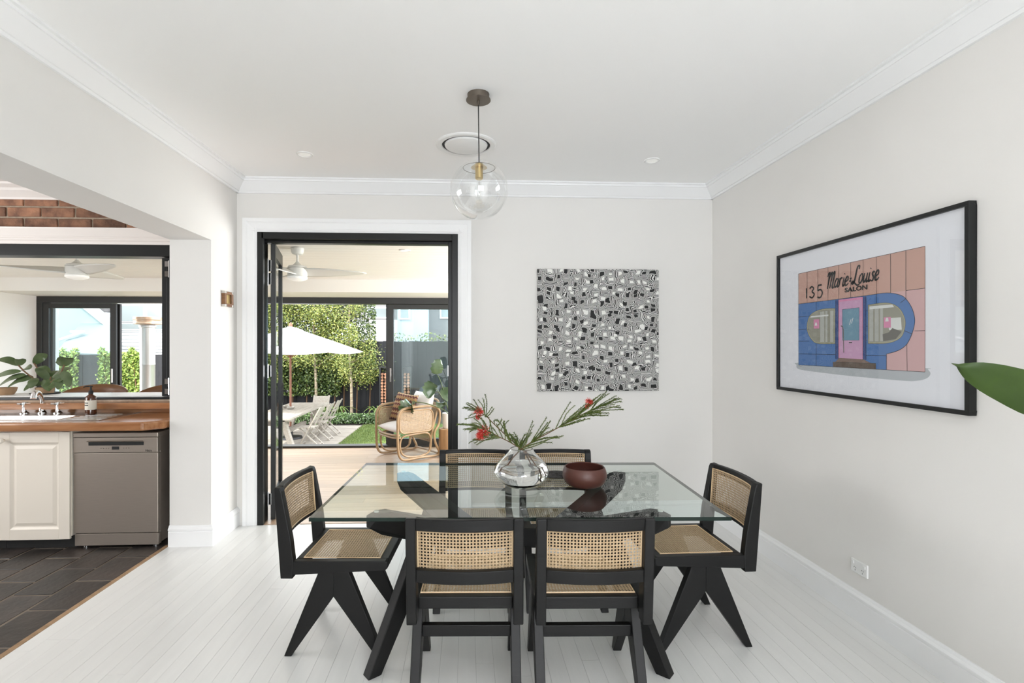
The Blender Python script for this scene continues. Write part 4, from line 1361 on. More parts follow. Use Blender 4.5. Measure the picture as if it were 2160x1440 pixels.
wl_ = [(0.325, 1.697), (0.237, 1.701), (0.166, 1.693), (0.106, 1.667), (0.080, 1.613), (0.088, 1.562), (0.129, 1.515), (0.181, 1.495), (0.325, 1.493)]
wr_ = [(0.564, 1.697), (0.626, 1.700), (0.688, 1.698), (0.738, 1.682), (0.774, 1.651), (0.795, 1.606), (0.793, 1.567), (0.776, 1.528), (0.738, 1.505), (0.678, 1.493), (0.564, 1.493)]
def shrink(pts, k):
    cx_ = sum(p[0] for p in pts) / len(pts)
    cz_ = sum(p[1] for p in pts) / len(pts)
    return [(cx_ + (p[0] - cx_) * k, cz_ + (p[1] - cz_) * k) for p in pts]
for wp in (wl_, wr_):
    patch('window_rim', wp, 'shade', 'open')
    patch('window_rim', shrink(wp, 0.975), 'winframe', 'open')
    patch('shop_window', shrink(wp, 0.93), 'win', 'open')
for a0, a1 in ((0.20, 0.235), (0.245, 0.262), (0.285, 0.31), (0.575, 0.60), (0.61, 0.635), (0.645, 0.662)):
    patch('curtain', [(a0, 1.505), (a1, 1.505), (a1, 1.685), (a0, 1.685)], 'curtain')
patch('reflection', [(0.69, 1.62), (0.77, 1.62), (0.775, 1.56), (0.70, 1.56)], 'lite')
patch('reflection', [(0.575, 1.672), (0.73, 1.672), (0.72, 1.686), (0.575, 1.688)], 'lite')
patch('reflection', [(0.11, 1.655), (0.27, 1.655), (0.27, 1.664), (0.12, 1.664)], 'lite')
patch('dark_reflection', [(0.665, 1.505), (0.74, 1.515), (0.775, 1.55), (0.72, 1.57), (0.70, 1.55), (0.66, 1.54)], 'shade')
patch('window_notice', [(0.144, 1.587), (0.192, 1.586), (0.192, 1.642), (0.144, 1.642)], 'poster')
patch('window_notice', [(0.668, 1.572), (0.711, 1.572), (0.711, 1.625), (0.668, 1.625)], 'poster')
for a in (0.152, 0.676):
    patch('notice_figure', [(a, 1.604), (a + 0.022, 1.604), (a + 0.018, 1.622), (a + 0.006, 1.622)], 'lite')
patch('recess', [(0.330, 1.742), (0.553, 1.742), (0.553, 1.408), (0.330, 1.408)], 'bluedk')
patch('door_surround', [(0.352, 1.742), (0.532, 1.742), (0.532, 1.410), (0.352, 1.410)], 'poster')
patch('door_leaf', [(0.360, 1.730), (0.525, 1.730), (0.527, 1.412), (0.362, 1.414)], 'mauve')
patch('door_glass', [(0.383, 1.685), (0.506, 1.687), (0.506, 1.512), (0.383, 1.513)], 'doorglass')
patch('door_step', [(0.358, 1.414), (0.533, 1.411), (0.583, 1.393), (0.325, 1.390)], 'stepc')
patch('door_step', [(0.308, 1.390), (0.618, 1.392), (0.618, 1.362), (0.308, 1.362)], 'stepd')
for a0, b0 in ((0.436, 1.598), (0.450, 1.604)):
    line('glint', [(a0, b0), (a0 + 0.012, b0 + 0.03)], 0.004, 'lite')
line('door_handle', [(0.371, 1.595), (0.385, 1.588), (0.390, 1.57), (0.393, 1.444)], 0.006, 'shade')
line('letter_slot', [(0.431, 1.500), (0.455, 1.500)], 0.006, 'ink')
for a, z1 in zip((0.084, 0.181, 0.268, 0.355, 0.445, 0.533, 0.622, 0.710), (1.747, 1.747, 1.747, 1.747, 1.747, 1.747, 1.747, 1.744)):
    line('joint_line', [(a, 1.938), (a, z1)])
line('joint_line', [(0.799, 1.938), (0.799, 1.707)])
line('joint_line', [(0.799, 1.746), (0.902, 1.746)])
line('joint_line', [(0.846, 1.552), (0.902, 1.552)])
line('joint_line', [(0.804, 1.490), (0.806, 1.362)])
line('joint_line', [(0.622, 1.747), (0.622, 1.70)])
line('joint_line', [(0.167, 1.747), (0.167, 1.693)])
line('joint_line', [(0.167, 1.495), (0.167, 1.362)])
line('joint_line', [(0.767, 1.69), (0.80, 1.707)])
line('joint_line', [(0.79, 1.555), (0.833, 1.538)])
for z in (1.665, 1.585, 1.512, 1.432):
    line('joint_line', [(0.0, z), (0.105 if z > 1.5 and z < 1.7 else 0.33, z)])
    line('joint_line', [(0.553, z), (0.564 if z > 1.5 else 0.685, z)])
line('joint_line', [(0.0, 1.747), (0.332, 1.746), (0.55, 1.746)] + ARC + [(0.685, 1.362)])
line('joint_line', [(0, 1.938), (0.902, 1.938), (0.902, 1.362), (0, 1.362), (0, 1.938)])
for a in (0.330, 0.352, 0.532, 0.553):
    line('joint_line', [(a, 1.742), (a, 1.408)])
line('joint_line', [(0.383, 1.685), (0.506, 1.687), (0.506, 1.512), (0.383, 1.513), (0.383, 1.685)], 0.0016)
line('joint_line', [(0.325, 1.390), (0.618, 1.392)], 0.0016)
line('signature', [(0.004, 1.352), (0.012, 1.358), (0.018, 1.350), (0.026, 1.354), (0.034, 1.350)], 0.0012, 'ink', True)
# hand lettered shop name
GL = {
    'M': (1.42, [[(0.0, 1.40), (0.12, 1.78), (0.34, 1.80), (0.30, 0.9), (0.22, 0.0)], [(0.30, 0.9), (0.44, 1.5), (0.72, 1.85), (0.78, 1.5), (0.66, 0.0)], [(0.70, 0.8), (0.88, 1.5), (1.14, 1.88), (1.20, 1.5), (1.06, 0.3), (1.14, 0.02), (1.34, 0.12)]]),
    'a': (0.80, [[(0.56, 0.85), (0.30, 1.0), (0.06, 0.55), (0.12, 0.06), (0.38, 0.12), (0.60, 0.62)], [(0.62, 0.98), (0.54, 0.25), (0.62, 0.02), (0.80, 0.16)]]),
    'r': (0.62, [[(0.10, 1.0), (0.06, 0.0)], [(0.09, 0.55), (0.26, 0.95), (0.52, 0.92)]]),
    'i': (0.36, [[(0.12, 0.98), (0.07, 0.2), (0.18, 0.0), (0.36, 0.18)], [(0.14, 1.32), (0.20, 1.40)]]),
    'e': (0.68, [[(0.05, 0.42), (0.46, 0.60), (0.44, 0.94), (0.22, 0.96), (0.04, 0.5), (0.16, 0.04), (0.44, 0.06), (0.64, 0.26)]]),
    '-': (0.62, [[(0.10, 0.66), (0.42, 0.72)], [(0.06, 0.40), (0.38, 0.46)]]),
    'L': (0.98, [[(0.78, 1.55), (0.80, 1.90), (0.52, 1.86), (0.40, 1.2), (0.34, 0.45), (0.10, 0.06), (-0.08, 0.16), (0.06, 0.30), (0.42, 0.08), (0.86, -0.18), (1.2, -0.10)]]),
    'o': (0.68, [[(0.34, 0.98), (0.08, 0.70), (0.10, 0.12), (0.34, 0.02), (0.56, 0.40), (0.50, 0.88), (0.30, 0.98)]]),
    'u': (0.78, [[(0.10, 0.98), (0.06, 0.25), (0.22, 0.02), (0.50, 0.45)], [(0.56, 0.98), (0.50, 0.22), (0.60, 0.0), (0.76, 0.16)]]),
    's': (0.58, [[(0.50, 0.84), (0.32, 0.98), (0.16, 0.74), (0.40, 0.36), (0.30, 0.02), (0.02, 0.10)]]),
}
xh, a0 = 0.0485, 0.252
for ch in 'Marie-Louise':
    adv, strokes = GL[ch]
    for stq in strokes:
        line('lettering', [(a0 + (px_ + 0.22 * pz_) * xh * 0.93, 1.814 + pz_ * xh + 0.015 * (a0 - 0.25)) for px_, pz_ in stq], 0.0122 if ch in 'ML' else 0.0102, 'ink', True, True)
    a0 += adv * xh * 0.93
me = text_mesh('lettering', 'SALON', 0.034, M['ink'], 0.0003, bold=0.0011)
inst('lettering', me, prn, (0.484, -0.0030, 1.789), (PI / 2, 0, 0), (1.5, 1, 1))
for stq in ([(0.078, 1.838), (0.080, 1.776)], [(0.108, 1.832), (0.128, 1.842), (0.145, 1.828), (0.130, 1.812), (0.150, 1.795), (0.132, 1.775), (0.106, 1.784)],
            [(0.215, 1.843), (0.184, 1.843)], [(0.184, 1.843), (0.180, 1.812)], [(0.180, 1.812), (0.205, 1.816), (0.220, 1.796), (0.204, 1.770), (0.176, 1.774)]):
    line('lettering', stq, 0.0100, 'ink', len(stq) > 2)

# little box frame on the pillar
mf = thing('miniature_frame', 'tiny brown timber box frame with gold centre on the pillar', 'picture', (XL, 4.152, 1.850), rad(90))
MB().box(-0.072, 0.072, -0.028, 0, -0.058, -0.036).box(-0.072, 0.072, -0.028, 0, 0.036, 0.058).box(-0.072, -0.044, -0.028, 0, -0.036, 0.036).box(0.044, 0.072, -0.028, 0, -0.036, 0.036).build('frame', M['plywood'], mf, bevel=0.002)
MB().box(-0.044, 0.044, -0.014, -0.002, -0.036, 0.036).build('gold_panel', M['brass'], mf)
for sx in (-1, 1):
    for sz in (-1, 1):
        MB().box(sx * 0.060 - 0.014, sx * 0.060 + 0.014, -0.031, 0, sz * 0.052 - 0.009, sz * 0.052 + 0.009).build('corner_clip', M['silver'], mf, bevel=0.001)

po = thing('power_outlet', 'white double power outlet low on the side wall', 'power outlet', (XR, 2.676, 0.285), rad(-90))
MB().box(-0.058, 0.058, -0.010, 0, -0.036, 0.036).build('face_plate', M['white'], po, bevel=0.004)
for sx in (-1, 1):
    MB().box(sx * 0.040 - 0.007, sx * 0.040 + 0.007, -0.014, -0.009, 0.010, 0.026).build('switch', M['white'], po, bevel=0.002)
    for dx, dz, an in ((-0.006, 0.0, 0.5), (0.006, 0.0, -0.5), (0.0, -0.014, 0)):
        m_ = MB().box(-0.0012, 0.0012, -0.0105, -0.009, -0.004, 0.004)
        m_.build('socket_slot', M['dark'], po, loc=(sx * 0.026 + dx, 0, -0.006 + dz), rot=(0, an, 0))


# ------------------------------------------------------------------ soft goods and leaves
def pillow(w, h, t, m, name, parent=None, n=16, pinch=0.06):
    def top(sgn):
        def fn(u, v):
            a, b = 2 * u - 1, 2 * v - 1
            k = max(0.0, (1 - abs(a) ** 2.4)) ** 0.55 * max(0.0, (1 - abs(b) ** 2.4)) ** 0.55
            sx = a * (1 - pinch * (1 - b * b) * abs(a))
            sy = b * (1 - pinch * (1 - a * a) * abs(b))
            return (sx * w / 2, sy * h / 2, sgn * t / 2 * k)
        return fn
    mb = MB().grid(top(1), n, n).grid(top(-1), n, n)
    return mb.build(name, m, parent, smooth=True, angle=180)


def blade_leaf(mb, spine, width, n_w=4, fold=0.25, curl=0.0, side=None, prof=None, lobes=0):
    """a leaf blade along the spine points; width in metres"""
    pts = catmull(spine, 6)
    n = len(pts)
    V, F = [], []
    for i, p in enumerate(pts):
        t = i / (n - 1)
        d = (pts[min(i + 1, n - 1)] - pts[max(i - 1, 0)]).normalized()
        s = Vector(side) if side is not None else d.cross(Vector((0, 0, 1)))
        s = (s - d * s.dot(d)).normalized()
        up = s.cross(d).normalized()
        w = prof(t) if prof else math.sin(PI * min(1, t * 0.97 + 0.03)) ** 0.75
        if lobes:
            w *= 0.62 + 0.38 * abs(math.sin(PI * lobes * t))
        for k in range(n_w + 1):
            q = 2 * k / n_w - 1
            V.append(p + s * (q * width / 2 * w) + up * (abs(q) * fold * width / 2 * w - curl * q * q * width * 0.3))
    for i in range(n - 1):
        for k in range(n_w):
            a = i * (n_w + 1) + k
            F.append((a, a + 1, a + n_w + 2, a + n_w + 1))
    mb.add(V, F)
    return mb


# ------------------------------------------------------------------ rattan armchair in the sunroom
ac = thing('rattan_armchair', 'rattan armchair with woven cane sides and white seat cushion in the sunroom', 'armchair', (-0.815, 6.985, 0), rad(126))
def lp(pts, k=5, closed=True):
    return catmull(pts, k, closed)
for s in (-1, 1):
    sx = s * 0.30
    # outer loop: front leg, arm, back leg, bent runner
    side = [(sx, 0.18, 0.022), (sx, 0.265, 0.07), (sx, 0.292, 0.20), (sx, 0.295, 0.45), (sx, 0.290, 0.58), (sx, 0.235, 0.665), (sx, 0.10, 0.690), (sx, -0.12, 0.690), (sx, -0.27, 0.675), (sx, -0.335, 0.60),
            (sx, -0.325, 0.45), (sx, -0.255, 0.33), (sx, -0.265, 0.20), (sx, -0.33, 0.06), (sx, -0.28, 0.022), (sx, -0.05, 0.028)]
    MB().tube(lp(side, 4), 0.0165, 10, True).build('side_loop', M['rattan'], ac, smooth=True)
    inner_l = [(sx - s * 0.03, 0.10, 0.045), (sx - s * 0.03, 0.215, 0.10), (sx - s * 0.03, 0.245, 0.22), (sx - s * 0.03, 0.20, 0.315), (sx - s * 0.03, 0.0, 0.335), (sx - s * 0.03, -0.16, 0.330), (sx - s * 0.03, -0.215, 0.24), (sx - s * 0.03, -0.20, 0.10), (sx - s * 0.03, -0.10, 0.045)]
    MB().tube(lp(inner_l, 4), 0.013, 8, True).build('lower_loop', M['rattan'], ac, smooth=True)
    # woven side panel within its own bent border
    y0p, y1p, z0p, z1p, rp = -0.235, 0.262, 0.362, 0.648, 0.075
    bord = [(sx - s * 0.012, a, b) for a, b in rr(y0p, y1p, z0p, z1p, rp, 4)]
    MB().tube(bord, 0.011, 8, True).build('panel_border', M['rattan'], ac, smooth=True)
    def inside(a, b):
        dx = max(y0p + rp - a, a - (y1p - rp), 0)
        dz = max(z0p + rp - b, b - (z1p - rp), 0)
        return dx * dx + dz * dz <= rp * rp
    wv = MB()
    st = 0.0165
    a = y0p + st / 2
    def clip_line(fixed, vert):
        lo, hi, q = None, None, 0.0
        rng = (z0p, z1p) if vert else (y0p, y1p)
        q = rng[0]
        while q <= rng[1]:
            if inside(fixed, q) if vert else inside(q, fixed):
                lo = q if lo is None else lo
                hi = q
            q += 0.004
        return lo, hi
    while a < y1p:
        lo, hi = clip_line(a, True)
        if lo is not None:
            wv.box(sx - s * 0.012 - 0.0014, sx - s * 0.012 + 0.0014, a - 0.0046, a + 0.0046, lo, hi)
        a += st
    b = z0p + st / 2
    while b < z1p:
        lo, hi = clip_line(b, False)
        if lo is not None:
            wv.box(sx - s * 0.012 - 0.0018, sx - s * 0.012 + 0.0006, lo, hi, b - 0.0046, b + 0.0046)
        b += st
    wv.build('woven_side', M['weave'], ac, fix=False)
for pts in ([(-0.29, 0.262, 0.345), (-0.15, 0.292, 0.335), (0.15, 0.292, 0.335), (0.29, 0.262, 0.345)], [(-0.29, 0.255, 0.31), (-0.15, 0.285, 0.30), (0.15, 0.285, 0.30), (0.29, 0.255, 0.31)],
            [(-0.29, -0.24, 0.345), (0.29, -0.24, 0.345)], [(-0.29, -0.31, 0.05), (-0.1, -0.335, 0.045), (0.1, -0.335, 0.045), (0.29, -0.31, 0.05)]):
    MB().tube(lp(pts, 6, False), 0.014, 8).build('cross_rail', M['rattan'], ac, smooth=True)
# leaning back frame and its woven panel
bk = [(-0.27, -0.20, 0.10), (-0.275, -0.235, 0.35), (-0.27, -0.315, 0.62), (-0.20, -0.375, 0.735), (0.0, -0.395, 0.755), (0.20, -0.375, 0.735), (0.27, -0.315, 0.62), (0.275, -0.235, 0.35), (0.27, -0.20, 0.10)]
MB().tube(lp(bk, 5, False), 0.015, 8).build('back_frame', M['rattan'], ac, smooth=True)
wv = MB()
for k in range(31):
    x = -0.255 + k * 0.017
    wv.tube([(x, -0.215, 0.20), (x, -0.242, 0.36), (x, -0.315, 0.60), (x, -0.372, 0.715)], 0.004, 4)
for k in range(29):
    z = 0.21 + k * 0.0178
    y_ = -0.215 - 0.17 * max(0, (z - 0.20) / 0.52) ** 1.5
    wv.tube([(-0.262, y_, z), (0.262, y_, z)], 0.004, 4)
wv.build('woven_back', M['weave'], ac, fix=False)
cu = pillow(0.545, 0.56, 0.15, M['linen'], 'seat_cushion', ac, pinch=0.01)
cu.location = (0, 0.015, 0.405)
o = pillow(0.50, 0.42, 0.17, M['linen'], 'scatter_cushion')
o.location = (-0.63, 7.10, 0.655)
o.rotation_euler = (rad(72), 0, rad(-54))
tag(o, 'plain white cushion leaning in the rattan armchair', 'cushion')
o = pillow(0.40, 0.40, 0.15, M['zigzag'], 'scatter_cushion')
o.location = (-0.86, 7.06, 0.645)
o.rotation_euler = (rad(70), rad(5), rad(-38))
tag(o, 'brown and plum zigzag cushion in the rattan armchair', 'cushion')

# stump table with a potted monstera
stp = MB().lathe([(0.0, 0), (0.150, 0), (0.158, 0.05), (0.150, 0.2), (0.154, 0.35), (0.148, 0.37), (0.0, 0.372)], 22)
for i, v in enumerate(stp.v):
    t = math.atan2(v[1], v[0])
    k = 1 + 0.035 * math.sin(3 * t + 1) + 0.02 * math.sin(7 * t)
    stp.v[i] = (v[0] * k, v[1] * k, v[2])
tag(stp.build('stump_table', M['stump'], smooth=True, loc=(-0.235, 7.0, 0)), 'pale timber stump side table beside the rattan armchair', 'side table')
mp_ = thing('potted_monstera', 'monstera plant in a white pot on the timber stump', 'pot plant', (-0.245, 7.0, 0.372))
MB().lathe([(0.0, 0), (0.075, 0), (0.083, 0.02), (0.092, 0.20), (0.090, 0.205), (0.084, 0.20), (0.080, 0.17), (0.0, 0.17)], 28).build('pot', M['white'], mp_, smooth=True)
MB().lathe([(0.0, 0.171), (0.079, 0.171), (0.079, 0.175), (0.0, 0.177)], 20).build('soil', M['soil'], mp_)
stems = [((-0.03, -0.05, 0.35), (-0.10, -0.10, 0.62), (-0.155, -0.12, 0.74), (-0.10, -0.14, 0.93), 0.19, 1), ((-0.02, -0.08, 0.30), (-0.14, -0.16, 0.52), (-0.20, -0.16, 0.62), (-0.26, -0.20, 0.42), 0.22, 1),
         ((0.01, -0.03, 0.34), (0.02, -0.06, 0.50), (0.0, -0.08, 0.56), (0.04, -0.12, 0.36), 0.22, 0), ((-0.06, -0.14, 0.26), (-0.28, -0.26, 0.36), (-0.42, -0.30, 0.385), (-0.60, -0.32, 0.215), 0.26, 1),
         ((-0.01, -0.04, 0.26), (-0.03, -0.08, 0.34), (-0.06, -0.10, 0.37), (-0.10, -0.14, 0.28), 0.15, 0), ((0.02, 0.03, 0.3), (0.10, 0.05, 0.5), (0.17, 0.02, 0.55), (0.26, -0.05, 0.46), 0.24, 1)]
for a, b, c_, d_, w, lo in stems:
    MB().tube(catmull([(0, 0, 0.17), a, b, c_], 5), 0.006, 6).build('stem', M['needle'], mp_, smooth=True)
    m1 = (Vector(c_) + Vector(d_)) / 2 + Vector((-0.02, -0.01, 0.02))
    blade_leaf(MB(), [c_, m1, d_], w, 6, 0.18, 0.3, side=(0.75, 0.1, 0.4), prof=lambda t: (math.sin(PI * min(1, t * 0.8 + 0.2)) ** 0.8), lobes=5 if lo else 0).build('leaf', M['leaf_mon'], mp_, smooth=True, angle=180)

# bar stools at the servery: curved timber backs
def stool(x, y, rz, label):
    s_ = thing('bar_stool', label, 'bar stool', (x, y, 0), rz, 'bar stools at the servery')
    def bp3(u, v):
        t = (u - 0.5) * 2
        ang = t * 1.25
        hgt = 0.24 * (1 - 0.30 * abs(t) ** 2.2)
        return (0.30 * math.sin(ang), 0.23 * math.cos(ang) + 0.02 * v, 0.862 + hgt * v)
    b_ = MB().grid(bp3, 18, 4).build('backrest', M['plywood'], s_, smooth=True, angle=180)
    so = b_.modifiers.new('thickness', 'SOLIDIFY'); so.thickness = 0.014; so.offset = 0
    MB().lathe([(0.0, 0.70), (0.19, 0.70), (0.205, 0.715), (0.20, 0.735), (0.0, 0.728)], 26).build('seat', M['plywood'], s_, smooth=True)
    for a in (45, 135, 225, 315):
        c_, sn = math.cos(rad(a)), math.sin(rad(a))
        MB().tube([(0.14 * c_, 0.14 * sn, 0.70), (0.22 * c_, 0.22 * sn, 0.0)], [0.014, 0.010], 8).build('leg', M['black'], s_, smooth=True)
    MB().tube([(0.20 * math.cos(2 * PI * k / 24), 0.20 * math.sin(2 * PI * k / 24), 0.25) for k in range(24)], 0.008, 6, True).build('foot_ring', M['black'], s_, smooth=True)
    for q in (-1, 1):
        MB().tube([(q * 0.15, 0.12, 0.71), (q * 0.19, 0.19, 0.90)], 0.010, 6).build('back_support', M['black'], s_, smooth=True)
stool(-3.60, 5.08, rad(8), 'curved timber bar stool back behind the amber bottle')
stool(-2.94, 5.06, rad(-8), 'curved timber bar stool back next to the folded window sash')

# rubber plant and clay bowl on the servery ledge
rp_ = thing('rubber_plant', 'leafy rubber plant on the servery ledge', 'pot plant', (-3.70, 4.70, 1.062))
MB().lathe([(0.0, 0), (0.085, 0), (0.105, 0.004), (0.108, 0.012), (0.100, 0.010), (0.0, 0.008)], 24).build('saucer', M['dark'], rp_, smooth=True)
MB().lathe([(0.0, 0.009), (0.060, 0.009), (0.070, 0.055), (0.066, 0.058), (0.060, 0.05), (0.0, 0.05)], 24).build('pot', M['terracotta'], rp_, smooth=True)
rn = random.Random(21)
branches = [[(0, 0, 0.05), (-0.08, 0.0, 0.12), (-0.16, -0.02, 0.20), (-0.21, -0.03, 0.265)], [(0, 0, 0.05), (-0.03, 0.02, 0.14), (-0.10, 0.03, 0.24), (-0.12, 0.03, 0.27)], [(0, 0, 0.05), (0.06, -0.02, 0.10), (0.14, -0.02, 0.17), (0.175, -0.02, 0.255)], [(0, 0, 0.05), (0.03, 0.0, 0.1), (0.05, 0.0, 0.15)]]
for br in branches:
    MB().tube(catmull(br, 5), 0.006, 6).build('stem', M['twig'], rp_, smooth=True)
lv = [((-0.20, -0.03, 0.25), (-0.36, -0.04, 0.305)), ((-0.20, -0.03, 0.25), (-0.14, -0.06, 0.31)), ((-0.12, 0.03, 0.26), (-0.02, 0.05, 0.345)), ((-0.18, -0.03, 0.20), (-0.42, -0.06, 0.12)), ((-0.14, -0.03, 0.17), (-0.34, -0.06, 0.075)),
      ((-0.10, 0.0, 0.15), (-0.24, -0.10, 0.06)), ((-0.08, 0.0, 0.14), (-0.05, -0.09, 0.055)), ((-0.10, 0.02, 0.22), (0.04, 0.0, 0.185)), ((-0.02, 0.0, 0.12), (0.10, -0.08, 0.03)), ((0.03, 0.0, 0.12), (-0.02, -0.08, 0.225)),
      ((0.05, 0.0, 0.14), (0.20, 0.02, 0.225)), ((0.06, 0.0, 0.13), (0.185, -0.06, 0.115)), ((0.17, -0.02, 0.245), (0.255, -0.03, 0.315)), ((0.17, -0.02, 0.24), (0.14, -0.05, 0.315)), ((0.16, -0.02, 0.20), (0.245, -0.05, 0.06)),
      ((0.15, -0.02, 0.18), (0.155, -0.06, 0.04)), ((-0.03, 0.0, 0.10), (-0.10, -0.10, 0.035)), ((0.04, 0.0, 0.10), (0.13, -0.09, 0.05)), ((-0.14, 0.02, 0.22), (-0.26, 0.08, 0.20)), ((0.0, 0.02, 0.10), (0.02, 0.12, 0.20))]
for a, b in lv:
    a, b = Vector(a), Vector(b)
    mid = (a + b) / 2 + Vector((0, 0, 0.02))
    sd_ = Vector((rn.uniform(-.3, .3), 0.7, 0.65))
    if abs((b - a).normalized().z) > 0.6:
        sd_ = Vector((1, 0.4, 0.1))
    blade_leaf(MB(), [a, mid, b], 0.078, 4, 0.18, 0.1, side=sd_).build('leaf', M['leaf_rubber'], rp_, smooth=True, angle=180)
o = MB().lathe([(0.0, 0), (0.058, 0), (0.075, 0.03), (0.082, 0.06), (0.078, 0.062), (0.070, 0.03), (0.0, 0.012)], 26).build('clay_pot', M['terracotta'], smooth=True, loc=(-3.985, 4.64, 1.062))
tag(o, 'small brown clay bowl at the end of the servery ledge', 'bowl')

# plant at the front edge of the view, standing by the side wall
fp = thing('potted_strelitzia', 'large-leaved potted plant whose leaf reaches in front of the framed print', 'pot plant', (1.74, 1.02, 0))
MB().lathe([(0.0, 0), (0.15, 0), (0.17, 0.03), (0.20, 0.36), (0.205, 0.38), (0.19, 0.38), (0.18, 0.34), (0.0, 0.34)], 32).build('pot', M['white'], fp, smooth=True)
MB().lathe([(0.0, 0.341), (0.18, 0.341), (0.178, 0.352), (0.0, 0.356)], 24).build('soil', M['soil'], fp)
def big_leaf(base, start, mid, tip, w, side, prof=None):
    MB().tube(catmull([(base[0], base[1], 0.34), base, start], 8), [0.011 - 0.005 * i / 16 for i in range(17)], 8).build('stalk', M['needle'], fp, smooth=True)
    lf = thing_part('leaf', fp, (0, 0, 0))
    blade_leaf(MB(), [start] + mid + [tip], w, 8, 0.16, 0.25, side=side, prof=prof).build('blade', M['leaf_big'], lf, smooth=True, angle=180)
    return lf
def pr2(t):
    for (t0, w0), (t1, w1) in zip(PR2, PR2[1:]):
        if t <= t1:
            return w0 + (w1 - w0) * (t - t0) / (t1 - t0)
    return PR2[-1][1]
PR2 = [(0, 0.15), (0.15, 0.65), (0.35, 1.0), (0.55, 0.97), (0.70, 0.72), (0.80, 0.48), (0.88, 0.20), (0.92, 0.055), (1.0, 0.006)]
big_leaf((-0.03, 0.0, 0.85), (0.0, 0.05, 1.19), [(-0.20, 0.09, 1.285), (-0.38, 0.12, 1.355), (-0.53, 0.13, 1.412)], (-0.600, 0.135, 1.437), 0.108, (0.25, -0.55, 1.0), pr2)
big_leaf((0.05, -0.05, 0.9), (0.12, -0.10, 1.25), [(0.16, -0.20, 1.45)], (0.20, -0.36, 1.55), 0.20, (1, 0.2, 0))
big_leaf((0.0, -0.08, 0.9), (-0.02, -0.22, 1.30), [(-0.05, -0.36, 1.50)], (-0.08, -0.52, 1.58), 0.20, (1, 0, 0))
big_leaf((0.02, 0.08, 0.8), (0.16, 0.05, 1.10), [(0.24, 0.02, 1.25)], (0.29, -0.04, 1.42), 0.18, (0.1, 1, 0))
big_leaf((-0.05, 0.02, 0.6), (-0.12, 0.02, 0.86), [(-0.24, 0.03, 0.98)], (-0.392, 0.035, 1.105), 0.11, (0.1, 1, 0.2))

# ------------------------------------------------------------------ garden
struct('ground', MB().box(-30, 20, 7.75, 40, GZ - 0.3, GZ - 0.02), M['soil'], 'dark garden soil beyond the house', 'ground')
lawn = struct('lawn', MB().box(-3.0, 6.0, 7.8, 15.1, GZ - 0.05, GZ), M['lawn'], 'bright green lawn outside the sunroom', 'lawn')
gm = MB()
rn = random.Random(5)
for k in range(26000):
    x, y = rn.uniform(-3.0, 0.4), rn.uniform(10.8, 15.15)
    a = rn.uniform(0, PI)
    h = rn.uniform(0.02, 0.05)
    c_, s_ = math.cos(a) * 0.005, math.sin(a) * 0.005
    lx, ly = rn.uniform(-0.015, 0.015), rn.uniform(-0.015, 0.015)
    gm.add([(x - c_, y - s_, GZ), (x + c_, y + s_, GZ), (x + lx, y + ly, GZ + h)], [(0, 1, 2)])
g_ = gm.build('grass_blades', M['grass'], lawn, fix=False)
g_['kind'] = 'stuff'
pav = struct('paving', MB().box(-14.0, -3.02, 7.8, 15.0, GZ - 0.06, GZ - 0.012), M['concrete'], 'grey concrete paving under the outdoor table', 'paving')
for i in range(9):
    for k in range(9):
        x1 = -3.03 - i * 0.60
        y0 = 9.6 + k * 0.60
        MB().box(-0.296, 0.296, -0.296, 0.296, -0.03, 0).build('paver', M['concrete'], pav, loc=(x1 - 0.3, y0 + 0.3, GZ + rn.uniform(-0.003, 0.002)))

def garden_fence(x0, x1, y, ztop, label, pw_=0.14):
    f = thing('paling_fence', label, 'fence', (x0, y, GZ))
    n = int((x1 - x0) / pw_)
    base = MB().box(-pw_ / 2 - 0.006, pw_ / 2 + 0.006, -0.009, 0.009, 0, 1).mesh('paling', M['fence'])
    for i in range(n):
        inst('paling', base, f, ((i + 0.5) * pw_, -0.018 * (i % 2), 0), (0, 0, 0), (1, 1, ztop - GZ + rn.uniform(-0.01, 0.01)))
    for z in (0.35, (ztop - GZ) * 0.62, (ztop - GZ) - 0.2):
        MB().box(0, x1 - x0, 0.012, 0.06, z, z + 0.08).build('fence_rail', M['fence'], f)
    return f
garden_fence(-7.5, 3.0, 17.0, 1.64, 'tall black paling fence behind the birch trees')
garden_fence(-15.5, -7.0, 14.2, 1.26, 'dark paling fence with ivy seen through the kitchen window', 0.22)

def leaf_cloud(mb, rn, n, sampler, size):
    for _ in range(n):
        p = sampler(rn)
        if p is None:
            continue
        s = size * rn.uniform(0.65, 1.3)
        nv = Vector((rn.gauss(0, 0.6), rn.gauss(-0.55, 0.6), rn.gauss(0.5, 0.6))).normalized()
        a = nv.orthogonal().normalized()
        a = Quaternion(nv, rn.uniform(0, 2 * PI)) @ a
        b = nv.cross(a)
        p = Vector(p)
        mb.add([p - a * s, p + b * s * 0.55 + nv * s * 0.12, p + a * s, p - b * s * 0.55 + nv * s * 0.12], [(0, 1, 2, 3)])

